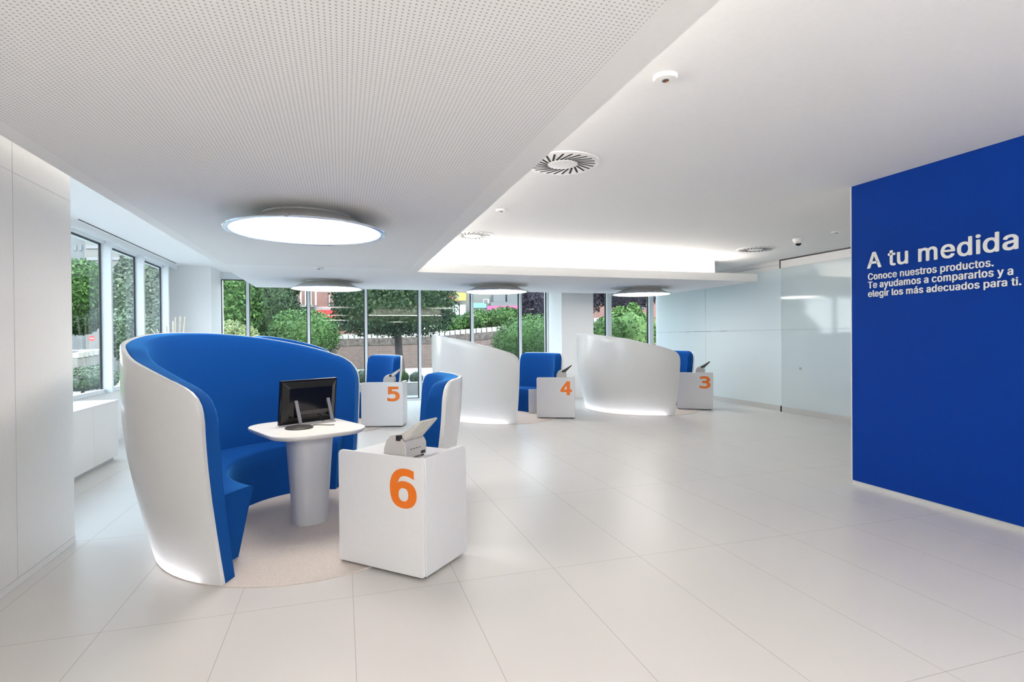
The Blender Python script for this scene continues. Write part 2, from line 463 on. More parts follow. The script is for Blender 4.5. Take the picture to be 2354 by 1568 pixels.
GLYPHS = {
    ' ': (188, ''),
    '.': (188, '95 -4,78 -1,63 9,53 24,50 41,53 59,63 73,78 83,95 87,113 83,128 73,138 59,141 41,138 24,128 9,113 -1'),
    'A': (480, '16 0,201 509,276 509,463 0,395 0,287 302,280 323,272 346,264 372,255 402,244 438,232 478,245 478,233 437,222 402,213 371,204 345,197 322,191 302,85 0;110 142,110 199,370 199,370 142'),
    'C': (510, '267 -7,225 -3,186 7,150 25,119 49,92 79,70 115,53 157,44 203,40 254,44 305,53 352,70 393,92 429,119 459,150 484,186 501,225 512,267 516,293 514,317 511,340 504,362 496,383 485,402 471,419 456,435 438,448 418,459 397,467 373,473 348,408 348,401 373,389 395,375 413,357 428,337 440,315 449,292 454,267 456,237 453,209 445,184 432,161 414,141 391,125 364,113 332,106 295,103 254,106 213,113 177,125 145,141 117,161 94,184 76,210 63,237 56,267 53,292 55,315 60,337 69,357 81,375 96,389 114,401 136,408 160,473 160,467 135,459 112,448 91,435 71,420 53,402 38,383 24,363 13,341 5,317 -2,293 -6'),
    'T': (449, '32 452,32 509,417 509,417 452,257 452,257 0,193 0,193 452'),
    'a': (389, '160 -9,137 -7,115 -3,94 5,76 15,60 29,48 45,38 63,32 84,30 108,34 138,43 161,58 179,78 193,100 203,125 211,152 216,178 220,209 224,234 227,252 230,265 235,273 243,276 255,276 257,273 279,267 297,256 311,240 322,220 329,196 331,171 329,149 322,132 313,118 301,107 288,100 274,41 291,51 313,64 331,79 346,95 358,114 368,133 375,153 380,173 383,194 384,215 383,239 379,263 372,286 360,306 343,322 320,330 301,335 278,337 251,337 0,277 0,277 52,272 52,264 38,252 25,236 12,215 1,190 -6;170 45,202 49,228 59,248 74,263 93,272 115,276 138,276 190,270 186,259 182,246 179,231 176,216 173,200 171,186 169,175 168,154 164,134 159,117 150,103 139,95 124,92 105,94 87,102 72,114 61,130 52,149 47'),
    'c': (396, '207 -8,174 -5,144 3,117 16,93 35,72 58,56 85,44 116,37 150,34 187,37 225,44 260,56 291,72 318,93 341,117 360,144 374,174 382,207 384,234 383,260 377,284 368,305 356,324 341,340 322,353 301,362 277,303 262,298 276,290 289,281 301,270 311,257 319,242 325,226 329,207 330,184 328,163 321,145 310,130 296,118 278,108 258,102 236,98 212,96 187,98 163,102 139,108 117,118 97,130 80,145 66,163 55,184 49,207 46,226 48,243 52,258 58,271 66,282 76,292 89,299 102,304 117,363 102,354 78,341 56,325 37,306 21,285 9,261 -1,235 -6'),
    'd': (424, '195 -8,165 -6,137 3,111 16,89 34,70 57,55 84,43 116,36 151,34 189,36 227,43 261,55 293,70 320,89 342,112 361,137 374,165 382,196 384,228 381,253 373,272 360,287 346,298 331,306 319,311 319,311 509,372 509,372 0,313 0,313 59,307 59,298 46,287 31,272 17,252 4,227 -5;205 47,226 49,246 55,263 65,278 78,290 95,299 115,306 138,310 162,312 189,310 216,306 241,300 263,290 282,278 299,263 312,246 322,227 328,205 330,182 328,162 322,145 311,130 298,118 281,108 261,102 239,98 215,96 189,98 163,102 139,109 117,118 97,130 80,145 66,162 55,182 49'),
    'e': (404, '212 -8,177 -5,145 3,117 16,92 35,72 58,56 85,44 116,37 150,34 187,36 224,44 258,55 290,71 317,91 340,115 359,142 373,172 382,205 384,226 383,246 380,266 374,285 366,303 355,319 341,334 324,347 305,357 282,365 256,370 227,371 194,371 169,75 169,75 221,338 221,310 202,308 226,304 248,298 269,283 294,263 314,237 326,205 330,183 328,164 323,146 313,125 294,109 270,99 241,96 211,96 178,98 151,102 127,110 106,121 88,135 73,151 61,169 53,190 48,212 46,234 48,254 53,271 61,285 73,297 88,306 105,365 91,353 63,335 39,320 26,302 14,283 4,261 -3,237 -7'),
    'g': (425, '207 -151,180 -149,156 -146,134 -140,105 -127,82 -110,64 -91,51 -69,101 -41,110 -53,122 -66,136 -78,154 -88,178 -95,207 -97,236 -95,261 -87,282 -75,298 -58,308 -34,311 -6,311 68,306 68,298 56,287 41,272 28,252 16,227 8,195 5,165 7,138 14,113 27,90 43,71 65,55 90,43 120,36 154,34 191,36 229,43 263,55 293,71 320,90 342,112 361,138 374,166 382,196 384,228 382,253 373,273 360,288 346,299 331,308 319,313 319,313 379,372 379,372 -9,370 -40,363 -67,350 -90,334 -109,314 -124,291 -136,265 -144,237 -149;205 59,227 61,246 66,264 75,285 95,300 121,307 142,311 166,312 193,311 219,307 242,300 264,291 283,279 299,264 312,247 322,227 328,205 330,182 328,163 322,145 312,130 298,118 282,109 262,102 241,98 218,96 193,98 167,102 144,109 123,124 96,145 76,163 66,183 61'),
    'i': (167, '53 0,53 379,114 379,114 0;84 443,67 446,54 455,44 468,41 483,44 499,54 512,67 521,84 524,100 521,114 512,123 499,126 483,123 468,114 455,100 446'),
    'l': (189, '139 -2,112 0,91 8,74 20,62 37,55 59,53 84,53 509,114 509,114 99,115 77,120 62,130 54,146 52,154 52,160 53,165 53,170 54,181 3,172 1,162 -1,151 -2'),
    'm': (610, '53 0,53 379,112 379,112 295,108 295,118 323,132 346,151 363,172 376,195 384,219 386,245 383,268 375,287 361,303 342,314 320,321 295,312 295,322 321,337 343,357 361,381 375,407 383,437 386,458 385,478 380,497 372,514 361,529 346,541 328,550 307,555 283,557 255,557 0,496 0,496 254,493 279,485 298,473 313,447 326,419 330,395 328,374 320,358 307,345 290,338 270,335 247,335 0,274 0,274 260,269 288,253 311,229 326,199 330,178 328,158 320,140 307,126 289,117 266,114 238,114 0'),
    'n': (410, '114 227,114 0,53 0,53 379,112 379,112 287,102 287,116 319,132 344,152 362,175 374,200 382,227 384,252 383,275 377,295 369,313 356,328 340,341 321,350 298,355 271,357 240,357 0,296 0,296 235,293 263,286 286,273 304,256 318,235 326,210 329,184 326,161 317,141 303,126 283,117 257'),
    'o': (415, '207 -8,174 -5,144 3,117 16,93 35,72 58,56 85,44 116,37 150,34 187,37 225,44 260,56 291,72 318,93 341,117 360,144 374,174 382,207 384,241 382,271 374,299 360,323 341,343 318,359 291,371 260,379 225,381 187,379 150,371 116,359 85,343 58,323 35,299 16,271 3,241 -5;207 46,231 49,252 55,270 66,285 80,298 97,307 117,314 139,318 163,319 187,318 212,314 236,307 258,298 278,285 296,270 310,252 321,231 328,207 330,184 328,163 321,145 310,130 296,118 278,108 258,102 236,98 212,96 187,98 163,102 139,108 117,118 97,130 80,145 66,163 55,184 49'),
    'p': (424, '53 -143,53 379,112 379,112 319,118 319,126 331,137 346,152 360,171 373,197 381,229 384,259 382,287 374,313 361,335 342,354 320,370 293,381 261,388 227,390 189,388 151,381 116,370 84,355 57,336 34,313 16,288 3,260 -6,229 -8,198 -5,173 4,153 17,138 31,127 46,118 59,114 59,114 -143;220 47,242 49,262 55,279 66,294 80,306 97,316 117,323 139,327 163,328 189,327 215,323 239,316 261,307 281,295 298,280 311,262 322,243 328,220 330,198 328,178 322,161 312,147 299,134 282,125 263,118 241,114 216,113 189,114 162,118 138,125 115,135 95,147 78,162 65,179 55,198 49'),
    'r': (259, '53 0,53 379,112 379,112 321,115 321,130 347,152 367,171 377,191 383,213 385,221 385,229 384,237 384,243 384,243 322,239 323,230 324,219 325,207 326,182 323,159 315,140 301,126 284,117 262,114 237,114 0'),
    's': (365, '182 -8,157 -7,133 -3,112 3,93 12,76 24,62 38,50 54,41 73,36 94,94 107,105 79,124 60,150 49,181 45,206 47,227 53,244 62,262 81,268 103,265 121,254 136,237 147,212 155,149 170,118 180,92 192,72 208,58 227,50 249,47 274,49 295,55 314,65 332,79 347,95 360,115 370,137 378,161 383,187 384,212 383,234 379,254 372,279 358,299 339,314 316,324 290,268 277,258 298,243 316,219 328,187 333,156 329,131 317,114 299,109 277,112 258,124 243,144 232,172 223,229 209,261 200,287 187,306 171,320 153,328 131,331 107,329 85,323 65,312 47,298 31,281 18,260 6,236 -2,210 -7'),
    't': (227, '204 379,204 327,6 327,6 379;65 471,126 471,126 98,128 76,136 61,150 53,170 50,177 50,185 51,194 52,202 54,213 2,203 -1,192 -3,180 -4,168 -4,138 -1,113 7,92 21,77 41,68 64,65 93'),
    'u': (410, '182 -5,158 -3,135 2,115 11,97 23,82 39,69 59,60 82,54 109,53 139,53 379,114 379,114 144,116 117,124 94,137 75,154 61,175 53,200 50,226 53,249 62,268 77,283 97,293 122,296 153,296 379,357 379,357 0,298 0,298 92,307 92,294 60,277 35,257 17,234 5,209 -3'),
    'y': (389, '47 -139,61 -86,71 -87,88 -90,104 -89,118 -84,130 -74,141 -58,151 -36,163 -1,17 379,84 379,165 155,173 132,180 109,187 87,193 64,199 42,206 21,184 21,190 42,196 64,202 87,209 110,216 132,224 155,305 379,371 379,204 -58,191 -85,177 -107,159 -124,139 -136,117 -143,91 -145,77 -145,65 -143,54 -141'),
    '\xe1': (389, '160 -9,137 -7,115 -3,94 5,76 15,60 29,48 45,38 63,32 84,30 108,34 138,43 161,58 179,78 193,100 203,125 211,152 216,178 220,209 224,234 227,252 230,265 235,273 243,276 255,276 257,273 279,267 297,256 311,240 322,220 329,196 331,171 329,149 322,132 313,118 301,107 288,100 274,41 291,51 313,64 331,79 346,95 358,114 368,133 375,153 380,173 383,194 384,215 383,239 379,263 372,286 360,306 343,322 320,330 301,335 278,337 251,337 0,277 0,277 52,272 52,264 38,252 25,236 12,215 1,190 -6;170 45,202 49,228 59,248 74,263 93,272 115,276 138,276 190,270 186,259 182,246 179,231 176,216 173,200 171,186 169,175 168,154 164,134 159,117 150,103 139,95 124,92 105,94 87,102 72,114 61,130 52,149 47;162 429,210 529,278 529,212 429'),
    '3': (429, '270 278,302 267,328 251,349 230,364 205,373 176,376 143,373 110,364 79,349 53,327 31,301 13,270 0,234 -8,194 -10,170 -9,146 -7,121 -3,96 2,72 8,48 16,48 86,71 74,95 65,118 58,141 53,163 50,186 49,222 52,251 61,275 75,292 95,303 120,306 150,303 179,292 202,275 222,252 237,224 246,191 249,138 249,138 307,191 307,221 309,246 316,267 328,282 344,291 364,294 387,291 412,283 432,269 449,249 461,225 468,197 470,176 469,154 467,133 463,110 458,87 451,63 442,63 507,90 514,115 519,138 524,169 528,197 529,233 527,265 520,293 508,318 491,343 463,358 429,364 390,361 363,353 339,340 319,321 301,298 288'),
    '4': (429, '256 456,92 181,256 181;244 520,326 520,326 181,395 181,395 124,326 124,326 0,256 0,256 124,36 124,36 190'),
    '5': (429, '72 520,335 520,335 461,136 461,136 333,151 338,166 341,181 343,197 344,235 341,269 332,299 317,325 296,346 270,360 240,369 205,372 167,369 128,360 93,344 63,323 37,296 17,264 2,228 -7,187 -10,160 -9,135 -8,111 -5,89 0,69 5,50 12,50 84,71 73,93 64,114 58,136 53,158 50,180 49,216 52,246 63,270 80,288 103,298 132,302 167,298 201,287 230,269 253,244 271,214 281,178 284,150 283,123 278,97 270,72 259'),
    '6': (429, '345 508,345 444,322 455,298 463,273 468,247 470,206 464,172 448,146 420,130 392,120 358,113 318,111 272,124 293,139 311,157 325,178 335,201 342,225 344,261 341,292 332,319 318,342 298,360 272,373 242,380 207,383 167,380 127,372 92,359 62,341 36,317 16,289 1,257 -7,221 -10,179 -6,143 6,113 26,88 55,70 92,57 138,49 194,46 259,49 321,59 375,75 422,97 460,125 490,159 512,199 525,244 529,269 528,295 524,321 517;220 289,192 285,168 274,149 256,135 232,126 202,123 167,126 131,135 102,149 77,168 59,192 49,220 45,248 48,272 59,290 76,303 100,311 130,314 167,311 204,303 234,290 258,272 275,248 285'),
}
def text_mesh(name, body, size, material, parent, depth=0.002, bold=0.0, space=1.0, width=None, height=None):
    """lettering as a mesh, lower left corner at the origin, in its own x-y plane; bold in thousandths of an em"""
    cu = bpy.data.curves.new(name, 'CURVE')
    cu.dimensions = '2D'
    cu.fill_mode = 'BOTH'
    cu.extrude = 1.0
    cu.offset = bold
    x = 0.0
    for ch in body:
        adv, outl = GLYPHS[ch]
        for poly in filter(None, outl.split(';')):
            pts = [tuple(map(int, q.split())) for q in poly.split(',')]
            sp = cu.splines.new('POLY')
            sp.points.add(len(pts) - 1)
            for p, (px, py) in zip(sp.points, pts):
                p.co = (px + x, py, 0, 1)
            sp.use_cyclic_u = True
        x += (adv + bold * 1.6) * space
    to = bpy.data.objects.new(name, cu)
    COL.objects.link(to)
    dg = bpy.context.evaluated_depsgraph_get()
    me = bpy.data.meshes.new_from_object(to.evaluated_get(dg))
    bpy.data.objects.remove(to)
    bpy.data.curves.remove(cu)
    me.name = name
    co = np.array([v.co[:] for v in me.vertices])
    lo, hi = co.min(0), co.max(0)
    sy_ = height / (hi[1] - lo[1])
    sx_ = width / (hi[0] - lo[0]) if width else sy_
    for v in me.vertices:
        v.co.x = (v.co.x - lo[0]) * sx_
        v.co.y = (v.co.y - lo[1]) * sy_
        v.co.z = (v.co.z - lo[2]) / (hi[2] - lo[2]) * depth
    me.materials.clear()
    me.materials.append(MATS[material])
    o = bpy.data.objects.new(name, me)
    COL.objects.link(o)
    o.parent = parent
    return o

# ------------------------------------------------------------------ room shell
XR, YB, ZC = 7.935, 12.8, 2.86
struct(MB().box(-3.25, 8.6, -6.0, 12.9, -0.12, 0.0).build('floor', 'floor_tile'))
struct(MB().box(-3.4, 8.8, -6.1, 13.0, ZC, ZC + 0.2).build('ceiling', 'ceiling_white'))

# left pier (panelled), with a dado joint near the top and a skirting
wl = struct(MB().box(-2.55, -1.842, -6.0, 4.66, 0.0, ZC).build('wall_left', 'panel_white'))
b = MB()
for k in range(9):
    y = 3.94 - 1.2 * k
    b.box(-1.8425, -1.8405, y - 0.0018, y + 0.0018, 0.05, ZC)
b.box(-1.8425, -1.8405, -6.0, 4.66, 2.434, 2.4365)
b.build('panel_joint', 'frame_shade', wl)
struct(MB().box(-1.842, -1.836, -6.0, 4.66, 0.0, 0.045).build('baseboard_left', 'panel_white', bevel=0.002))
bj = MB().box(-1.8365, -1.8355, -6.0, 4.66, 0.0, 0.004).box(-1.842, -1.8355, -6.0, 4.66, 0.045, 0.047).build('joint', 'frame_shade', bpy.data.objects['baseboard_left'])

# wall under the left windows, the left returns and the free-standing column
struct(MB().box(-3.3, -3.12, -6.0, 12.9, 0.0, 0.735).build('wall_sill', 'wall_white'))
struct(MB().box(-3.14, -2.42, 11.85, 13.0, 0.0, ZC).build('wall_back', 'wall_white'))
struct(MB().box(4.887, 5.70, 11.85, 13.0, 0.0, ZC).build('column', 'wall_white', bevel=0.004))
struct(MB().box(-3.3, -3.0, 7.0, 11.85, 2.785, ZC).build('trim_1', 'frame_white'))
struct(MB().box(-2.42, XR, 12.72, 13.0, 2.74, ZC).build('trim_2', 'frame_white'))
struct(MB().box(-3.4, 8.8, -6.2, -6.0, 2.55, ZC).box(-3.4, 8.8, -6.2, -6.0, 0.0, 0.15).build('wall_rear', 'wall_white'))
struct(MB().box(-3.4, -3.3, -6.0, 4.66, 0.735, ZC).build('wall_side', 'wall_white'))

# windows: each bay a frame with its pane
nwin = 0
def window(axis, c, a, bb, z0, z1, mull, deep):
    """one bay: a..bb along the wall at coordinate c; mull = width of its closing mullion, which stands deep metres into the room"""
    global nwin
    nwin += 1
    m = MB()
    def bx(a0, a1, d0, d1, y0, y1):
        if axis == 'y':
            m.box(a0, a1, c + d0, c + d1, y0, y1)
        else:
            m.box(c - min(d1, 0.015), c - d0, a0, a1, y0, y1)
    bx(bb - mull, bb, -deep, 0.05, z0, z1)
    bx(a, bb - mull, -0.05, 0.05, z0, z0 + 0.05)
    bx(a, bb - mull, -0.05, 0.05, z1 - 0.03, z1)
    f = struct(m.build('window_%d' % nwin, 'frame_white'))
    g = MB()
    def gx(a0, a1, y0, y1):
        if axis == 'y':
            g.box(a0, a1, c - 0.03, c + 0.012, y0, y1)
        else:
            g.box(c - 0.006, c + 0.014, a0, a1, y0, y1)
    e = bb - mull
    gx(a, a + 0.012, z0 + 0.05, z1 - 0.03)
    gx(e - 0.022, e, z0 + 0.05, z1 - 0.03)
    if axis == 'y':
        gx(a + 0.012, e - 0.022, z0 + 0.05, z0 + 0.064)
    gx(a + 0.012, e - 0.022, z1 - 0.05, z1 - 0.03)
    g.build('gasket', 'gasket', f)
    p = MB()
    if axis == 'y':
        p.box(a + 0.012, e - 0.022, c + 0.013, c + 0.019, z0 + 0.064, z1 - 0.05)
    else:
        p.box(c + 0.001, c + 0.007, a + 0.012, e - 0.022, z0 + 0.064, z1 - 0.05)
    p.build('glass_pane', 'clear_glass', f)
    return f
xs = [-2.42, -1.885, -0.675, 0.535, 1.74, 2.985, 4.19, 4.887]
for i in range(len(xs) - 1):
    window('y', YB, xs[i], xs[i + 1], 0.0, 2.74, 0.05 if i < 6 else 0.03, 0.10)
window('y', YB, 5.70, 6.625, 0.0, 2.74, 0.13, 0.10)
window('y', YB, 6.625, 7.85, 0.0, 2.74, 0.12, 0.10)
ys = [4.70, 6.19, 7.47, 8.755, 10.035, 11.32, 11.85]
for i in range(len(ys) - 1):
    f_ = window('x', -3.12, ys[i], ys[i + 1], 0.735, 2.785, 0.05 if i < 5 else 0.42, 0.0)
    if i < 5:                                             # deep fins of the curtain wall
        MB().box(-3.12, -2.99, ys[i + 1] - 0.05, ys[i + 1], 0.735, 2.785).build('fin', 'frame_white', f_)

xr = [-3.3, -1.5, 0.3, 2.1, 3.9, 5.7, 7.5, 8.6]
for i in range(len(xr) - 1):
    window('y', -6.1, xr[i], xr[i + 1], 0.15, 2.55, 0.06, 0.05)

# frosted glass partition and sliding door
wp = struct(MB().box(XR, XR + 0.06, 8.36, 12.72, 2.70, ZC).build('wall_partition', 'wall_white'))
for a, bb in ((8.36, 10.645), (10.655, 12.72)):
    MB().box(XR, XR + 0.02, a, bb, 0.10, 1.536).box(XR, XR + 0.02, a, bb, 1.545, 2.70).build('glass_panel', 'frosted_glass', wp)
    MB().box(XR + 0.002, XR + 0.018, a, bb, 1.536, 1.545).build('clear_strip', 'clear_strip', wp)
MB().box(XR + 0.001, XR + 0.019, 10.645, 10.655, 0.10, 2.70).build('seal', 'frame_shade', wp)
for a, bb, mm in ((12.78, 12.55, 'strip_pink'), (12.10, 11.86, 'strip_pink'), (11.84, 11.45, 'frame_shade'), (11.36, 11.28, 'gasket'), (11.12, 10.95, 'shade_band'), (10.94, 10.66, 'strip_blue'), (10.64, 10.47, 'shade_band'), (10.15, 9.93, 'shade_band')):
    MB().box(XR - 0.0006, XR + 0.001, min(bb, 12.70), min(a, 12.71), 1.537, 1.544).build('strip_view_mark', mm, wp)  # view through the clear strip, painted on as coloured pieces
MB().box(XR - 0.01, XR + 0.03, 8.36, 12.72, 0.0, 0.10).build('base_rail', 'alu', wp)
MB().box(XR - 0.012, XR + 0.0, 8.36, 12.72, 2.775, 2.781).build('joint', 'frame_shade', wp)
d1 = struct(MB().box(XR - 0.05, XR - 0.03, 5.9, 8.34, 0.10, 1.536).box(XR - 0.05, XR - 0.03, 5.9, 8.34, 1.545, 2.70).build('door_1', 'door_glass'))
MB().box(XR - 0.048, XR - 0.032, 5.9, 8.34, 1.536, 1.545).build('clear_strip', 'clear_strip', d1)
MB().box(XR - 0.06, XR - 0.02, 5.9, 8.32, 0.0, 0.10).build('base_rail', 'alu', d1)
MB().box(XR - 0.055, XR - 0.02, 5.9, 8.34, 2.70, 2.838).build('track_cover', 'wall_white', d1)
MB().box(XR - 0.07, XR - 0.02, 5.9, 8.34, 2.84, 2.858).build('track', 'gasket', d1)
MB().box(XR - 0.06, XR - 0.015, 8.34, 8.365, 2.70, 2.858).build('hanger', 'gasket', d1)
MB().box(XR - 0.06, XR - 0.015, 8.33, 8.36, 0.0, 0.11).build('floor_guide', 'gasket', d1)
kb = MB()
kb.add([(XR - 0.051 - dx, 7.89 + r_ * math.cos(2 * PI * k / 20), 0.838 + r_ * math.sin(2 * PI * k / 20)) for dx, r_ in ((0, 0.026), (0.010, 0.026), (0.014, 0.020)) for k in range(20)],
       [(j * 20 + k, j * 20 + (k + 1) % 20, (j + 1) * 20 + (k + 1) % 20, (j + 1) * 20 + k) for j in range(2) for k in range(20)] + [tuple(range(40, 60))])
kb.build('handle', 'silver', d1, smooth=True)
struct(MB().box(XR - 0.06, XR + 0.06, -6.0, 5.9, 0.0, ZC).build('wall_far', 'wall_white'))
# the bright office behind the frosted glass
struct(MB().box(8.6, 8.75, -6.0, 12.9, 0.0, 0.9).build('wall_office', 'wall_white'))

# blue wall with its lettering
wr = struct(MB().box(4.682, 4.98, -1.2, 4.062, 0.042, ZC).build('wall_right', 'paint_blue'))
MB().box(4.679, 4.983, 4.062, 4.070, 0.042, ZC).build('end_trim', 'plate_white', wr)
struct(MB().box(4.690, 4.97, -1.2, 4.065, 0.0, 0.042).build('baseboard_right', 'alu'))
def wall_text(name, body, y, z, width, height, bold):
    t = text_mesh(name, body, 0.2, 'letter_white', wr, 0.003, 0, 1.06, width, height)
    # heavier strokes: the outline laid over itself a little to each side
    old = t.data
    vs = np.array([v.co[:] for v in old.vertices])
    fs = [tuple(p.vertices) for p in old.polygons]
    m = MB()
    for i_, (dx, dy) in enumerate(((0, 0), (bold, 0), (-bold, 0), (0, bold * 0.6), (0, -bold * 0.6), (bold * 0.7, bold * 0.4), (-bold * 0.7, -bold * 0.4), (bold * 0.7, -bold * 0.4), (-bold * 0.7, bold * 0.4))):
        m.add(vs + np.array([dx, dy, 0.0004 * i_]), fs)
    me = bpy.data.meshes.new(name)
    me.from_pydata(m.v, [], m.f)
    me.materials.append(MATS['letter_white'])
    t.data = me
    t.matrix_local = Matrix(((0, 0, -1, 4.6815), (-1, 0, 0, y), (0, 1, 0, z), (0, 0, 0, 1)))
    return t
wall_text('heading', 'A tu medida', 3.892, 2.053, 1.185, 0.148, 0.0055)
wall_text('text_line', 'Conoce nuestros productos.', 3.886, 1.930, 1.025, 0.077, 0.0022)
wall_text('text_line', 'Te ayudamos a compararlos y a', 3.886, 1.852, 1.150, 0.077, 0.0022)
wall_text('text_line', 'elegir los m\u00e1s adecuados para ti.', 3.886, 1.772, 1.200, 0.077, 0.0022)

# L-shaped dropped ceiling with a bulkhead set back above it
ZD, ZT = 2.43, 2.567
XL, XRI, YF, YBK, XE = -1.555, 1.075, 8.25, 11.35, 7.27
YR = -1.7
L = [(XL, -5.9), (XE, -5.9), (XE, YR), (XRI, YR), (XRI, YF), (XE, YF), (XE, YBK), (XL, YBK)]
cs = struct(MB().prism(L, lambda p: (p[0], p[1], ZD), lambda p: (p[0], p[1], ZT)).build('ceiling_soffit', 'ceiling_white'))
MB().box(XL + 0.10, XRI - 0.155, -1.6, 7.95, ZD - 0.0015, ZD).build('perforated_panel', 'perforated', cs)
S = 0.42
L2 = [(XL + 0.45, -5.9), (XE - 0.6, -5.9), (XE - 0.6, YR - S), (XRI - S, YR - S), (XRI - S, YF + S), (XE - 0.6, YF + S), (XE - 0.6, YBK - 0.4), (XL + 0.45, YBK - 0.4)]
MB().prism(L2, lambda p: (p[0], p[1], ZT), lambda p: (p[0], p[1], ZC)).build('bulkhead', 'ceiling_white', cs)
def cove(name, x0, x1, y0, y1, label, m):
    t = tag(MB().box(x0, x1, y0, y1, ZT + 0.001, ZT + 0.02).build(name, m), label, 'light strip')
    return t
cove('cove_light', XRI - 0.2, XE - 0.7, YF + 0.24, YF + 0.30, 'warm light strip hidden on the front ledge of the dropped ceiling', 'cove_strip')
cove('cove_light', XRI - 0.30, XRI - 0.25, YR + 0.1, YF - 0.1, 'soft light strip hidden on the long right ledge of the dropped ceiling', 'cove_strip_soft')
cove('cove_light', XL + 0.22, XL + 0.27, -5.8, YBK - 0.5, 'soft light strip hidden on the left ledge of the dropped ceiling, beside the pier', 'cove_strip_faint')
cove('cove_light', XRI - 0.2, XE - 0.7, YR - 0.30, YR - 0.24, 'warm light strip on the rear ledge of the dropped ceiling, behind the viewer', 'cove_strip_rear')

# slot diffuser along the left windows
tag(MB().box(-2.935, -2.918, 7.6, 11.5, ZC - 0.004, ZC).build('slot_diffuser', 'slot_dark'), 'long thin dark air slot in the ceiling above left windows', 'vent')

# ------------------------------------------------------------------ lamps
def make_lamp(loc, label):
    t = thing('ceiling_lamp', label, 'lamp', loc, 0, 'round lamps under the dropped ceiling')
    h = ZD - loc[2]
    MB().lathe([(0.34, h), (0.335, h - 0.012), (0.36, h - 0.02), (0.46, 0.055), (0.55, 0.02), (0.598, 0.006), (0.598, 0.0), (0.575, 0.0)], 96).build('housing', 'lamp_shell', t, smooth=True)
    MB().lathe([(0.612, 0.004), (0.616, 0.0), (0.612, -0.006), (0.590, -0.010), (0.572, -0.006), (0.574, 0.001), (0.60, 0.004), (0.612, 0.004)], 96).build('rim', 'chrome', t, smooth=True)
    MB().lathe([(0.575, -0.002), (0.45, -0.008), (0.25, -0.013), (0.08, -0.015), (0.0, -0.0155)], 96).build('diffuser', 'lamp_diffuser', t, smooth=True)
    for k in range(3):
        a = R(-100 + 120 * k)
        c = MB().box(-0.012, 0.012, -0.012, 0.012, -0.008, 0.02)
        q = c.build('clip', 'silver', t, bevel=0.003)
        q.location = (0.607 * math.cos(a), 0.607 * math.sin(a), 0)
        q.rotation_euler = (0, 0, a)
    return t
lamp = make_lamp((-0.26, 4.71, 2.305), 'largest round lamp, over the table of booth 6')
dup(lamp, (-0.25, 9.97, 2.305), 0.0, 'round lamp over booth 5, left of the far row')
dup(lamp, (2.79, 9.97, 2.305), 0.0, 'round lamp over booth 4, middle of the far row')
dup(lamp, (5.88, 9.97, 2.305), 0.0, 'round lamp over booth 3, right end of the far row')
for x_, y_, lab in ((-0.26, -0.75, 'unseen round fill lamp added just behind the viewer under the dropped ceiling'), (2.79, -3.6, 'unseen round fill lamp added in the middle of the rear row behind the viewer'), (5.88, -3.6, 'unseen round fill lamp added at the right of the rear row behind the viewer')):
    q_ = dup(lamp, (x_, y_, 2.305), 0.0, lab)  # unseen lamps added behind the viewer, brighter than the others, for fill
    for k_ in q_.children:
        if k_.name.startswith('diffuser'):
            k_.data = k_.data.copy()
            k_.data.materials[0] = MATS['lamp_diffuser_fill']

# ------------------------------------------------------------------ ceiling fittings
def swirl(loc, label):
    t = thing('air_diffuser', label, 'vent', loc, 0, 'swirl air diffusers in the ceiling')
    MB().lathe([(0.30, 0.0), (0.298, -0.008), (0.285, -0.012), (0.15, -0.012), (0.0, -0.012)], 72).build('plate', 'plate_white', t, smooth=True)
    MB().lathe([(0.112, -0.012), (0.112, -0.015), (0.108, -0.016), (0.0, -0.016)], 48).build('centre_disc', 'plate_white', t, smooth=True)
    m = MB()
    for k in range(24):
        a = 2 * PI * k / 24
        p0 = Vector((0.125 * math.cos(a), 0.125 * math.sin(a), 0))
        a1 = a + 0.42
        p1 = Vector((0.262 * math.cos(a1), 0.262 * math.sin(a1), 0))
        d = (p1 - p0).normalized()
        nn = Vector((-d.y, d.x, 0)) * 0.0085
        q = [p0 + nn, p1 + nn, p1 - nn, p0 - nn]
        m.prism([(v.x, v.y) for v in q], lambda p: (p[0], p[1], -0.0135), lambda p: (p[0], p[1], -0.0120))
    m.build('slot_ring', 'slot_dark', t)
    return t
sw = swirl((1.73, 4.15, ZC), 'large swirl vent partly cut off by the dropped ceiling edge')
dup(sw, (1.73, 7.4, ZC), 0.0, 'swirl vent near the bright cove left of centre')
dup(sw, (6.50, 7.42, ZC), 0.0, 'swirl vent beside the dome camera on the right')
def detector(loc, s, label, group=None):
    t = thing('smoke_detector', label, 'detector', loc, 0, group)
    MB().lathe([(0.07 * s, 0.0), (0.07 * s, -0.012 * s), (0.062 * s, -0.022 * s), (0.0, -0.024 * s)], 48).build('housing', 'plate_white', t, smooth=True)
    MB().lathe([(0.02 * s, -0.0235 * s), (0.018 * s, -0.028 * s), (0.0, -0.029 * s)], 24).build('sensor', 'dark_grey', t, smooth=True)
    return t
d_ = detector((1.70, 2.615, ZC), 0.95, 'round ceiling detector nearest the viewer, with tiny red light')
MB().box(0.006, 0.014, -0.004, 0.004, -0.030, -0.026).build('indicator', 'orange', d_)
detector((1.70, 5.85, ZC), 0.9, 'small ceiling detector between the two left swirl vents')
detector((6.50, 5.87, ZC), 0.95, 'small flat detector on the ceiling beside the blue wall')
detector((-0.30, 8.03, ZD), 0.95, 'small flat detector under dropped ceiling, between two round lamps')
dc = thing('dome_camera', 'white dome security camera hanging from ceiling near sliding glass door', 'camera', (6.42, 6.45, ZC))
MB().lathe([(0.075, 0.0), (0.075, -0.02), (0.068, -0.045), (0.045, -0.075), (0.0, -0.078)], 40).build('housing', 'plate_white', dc, smooth=True)
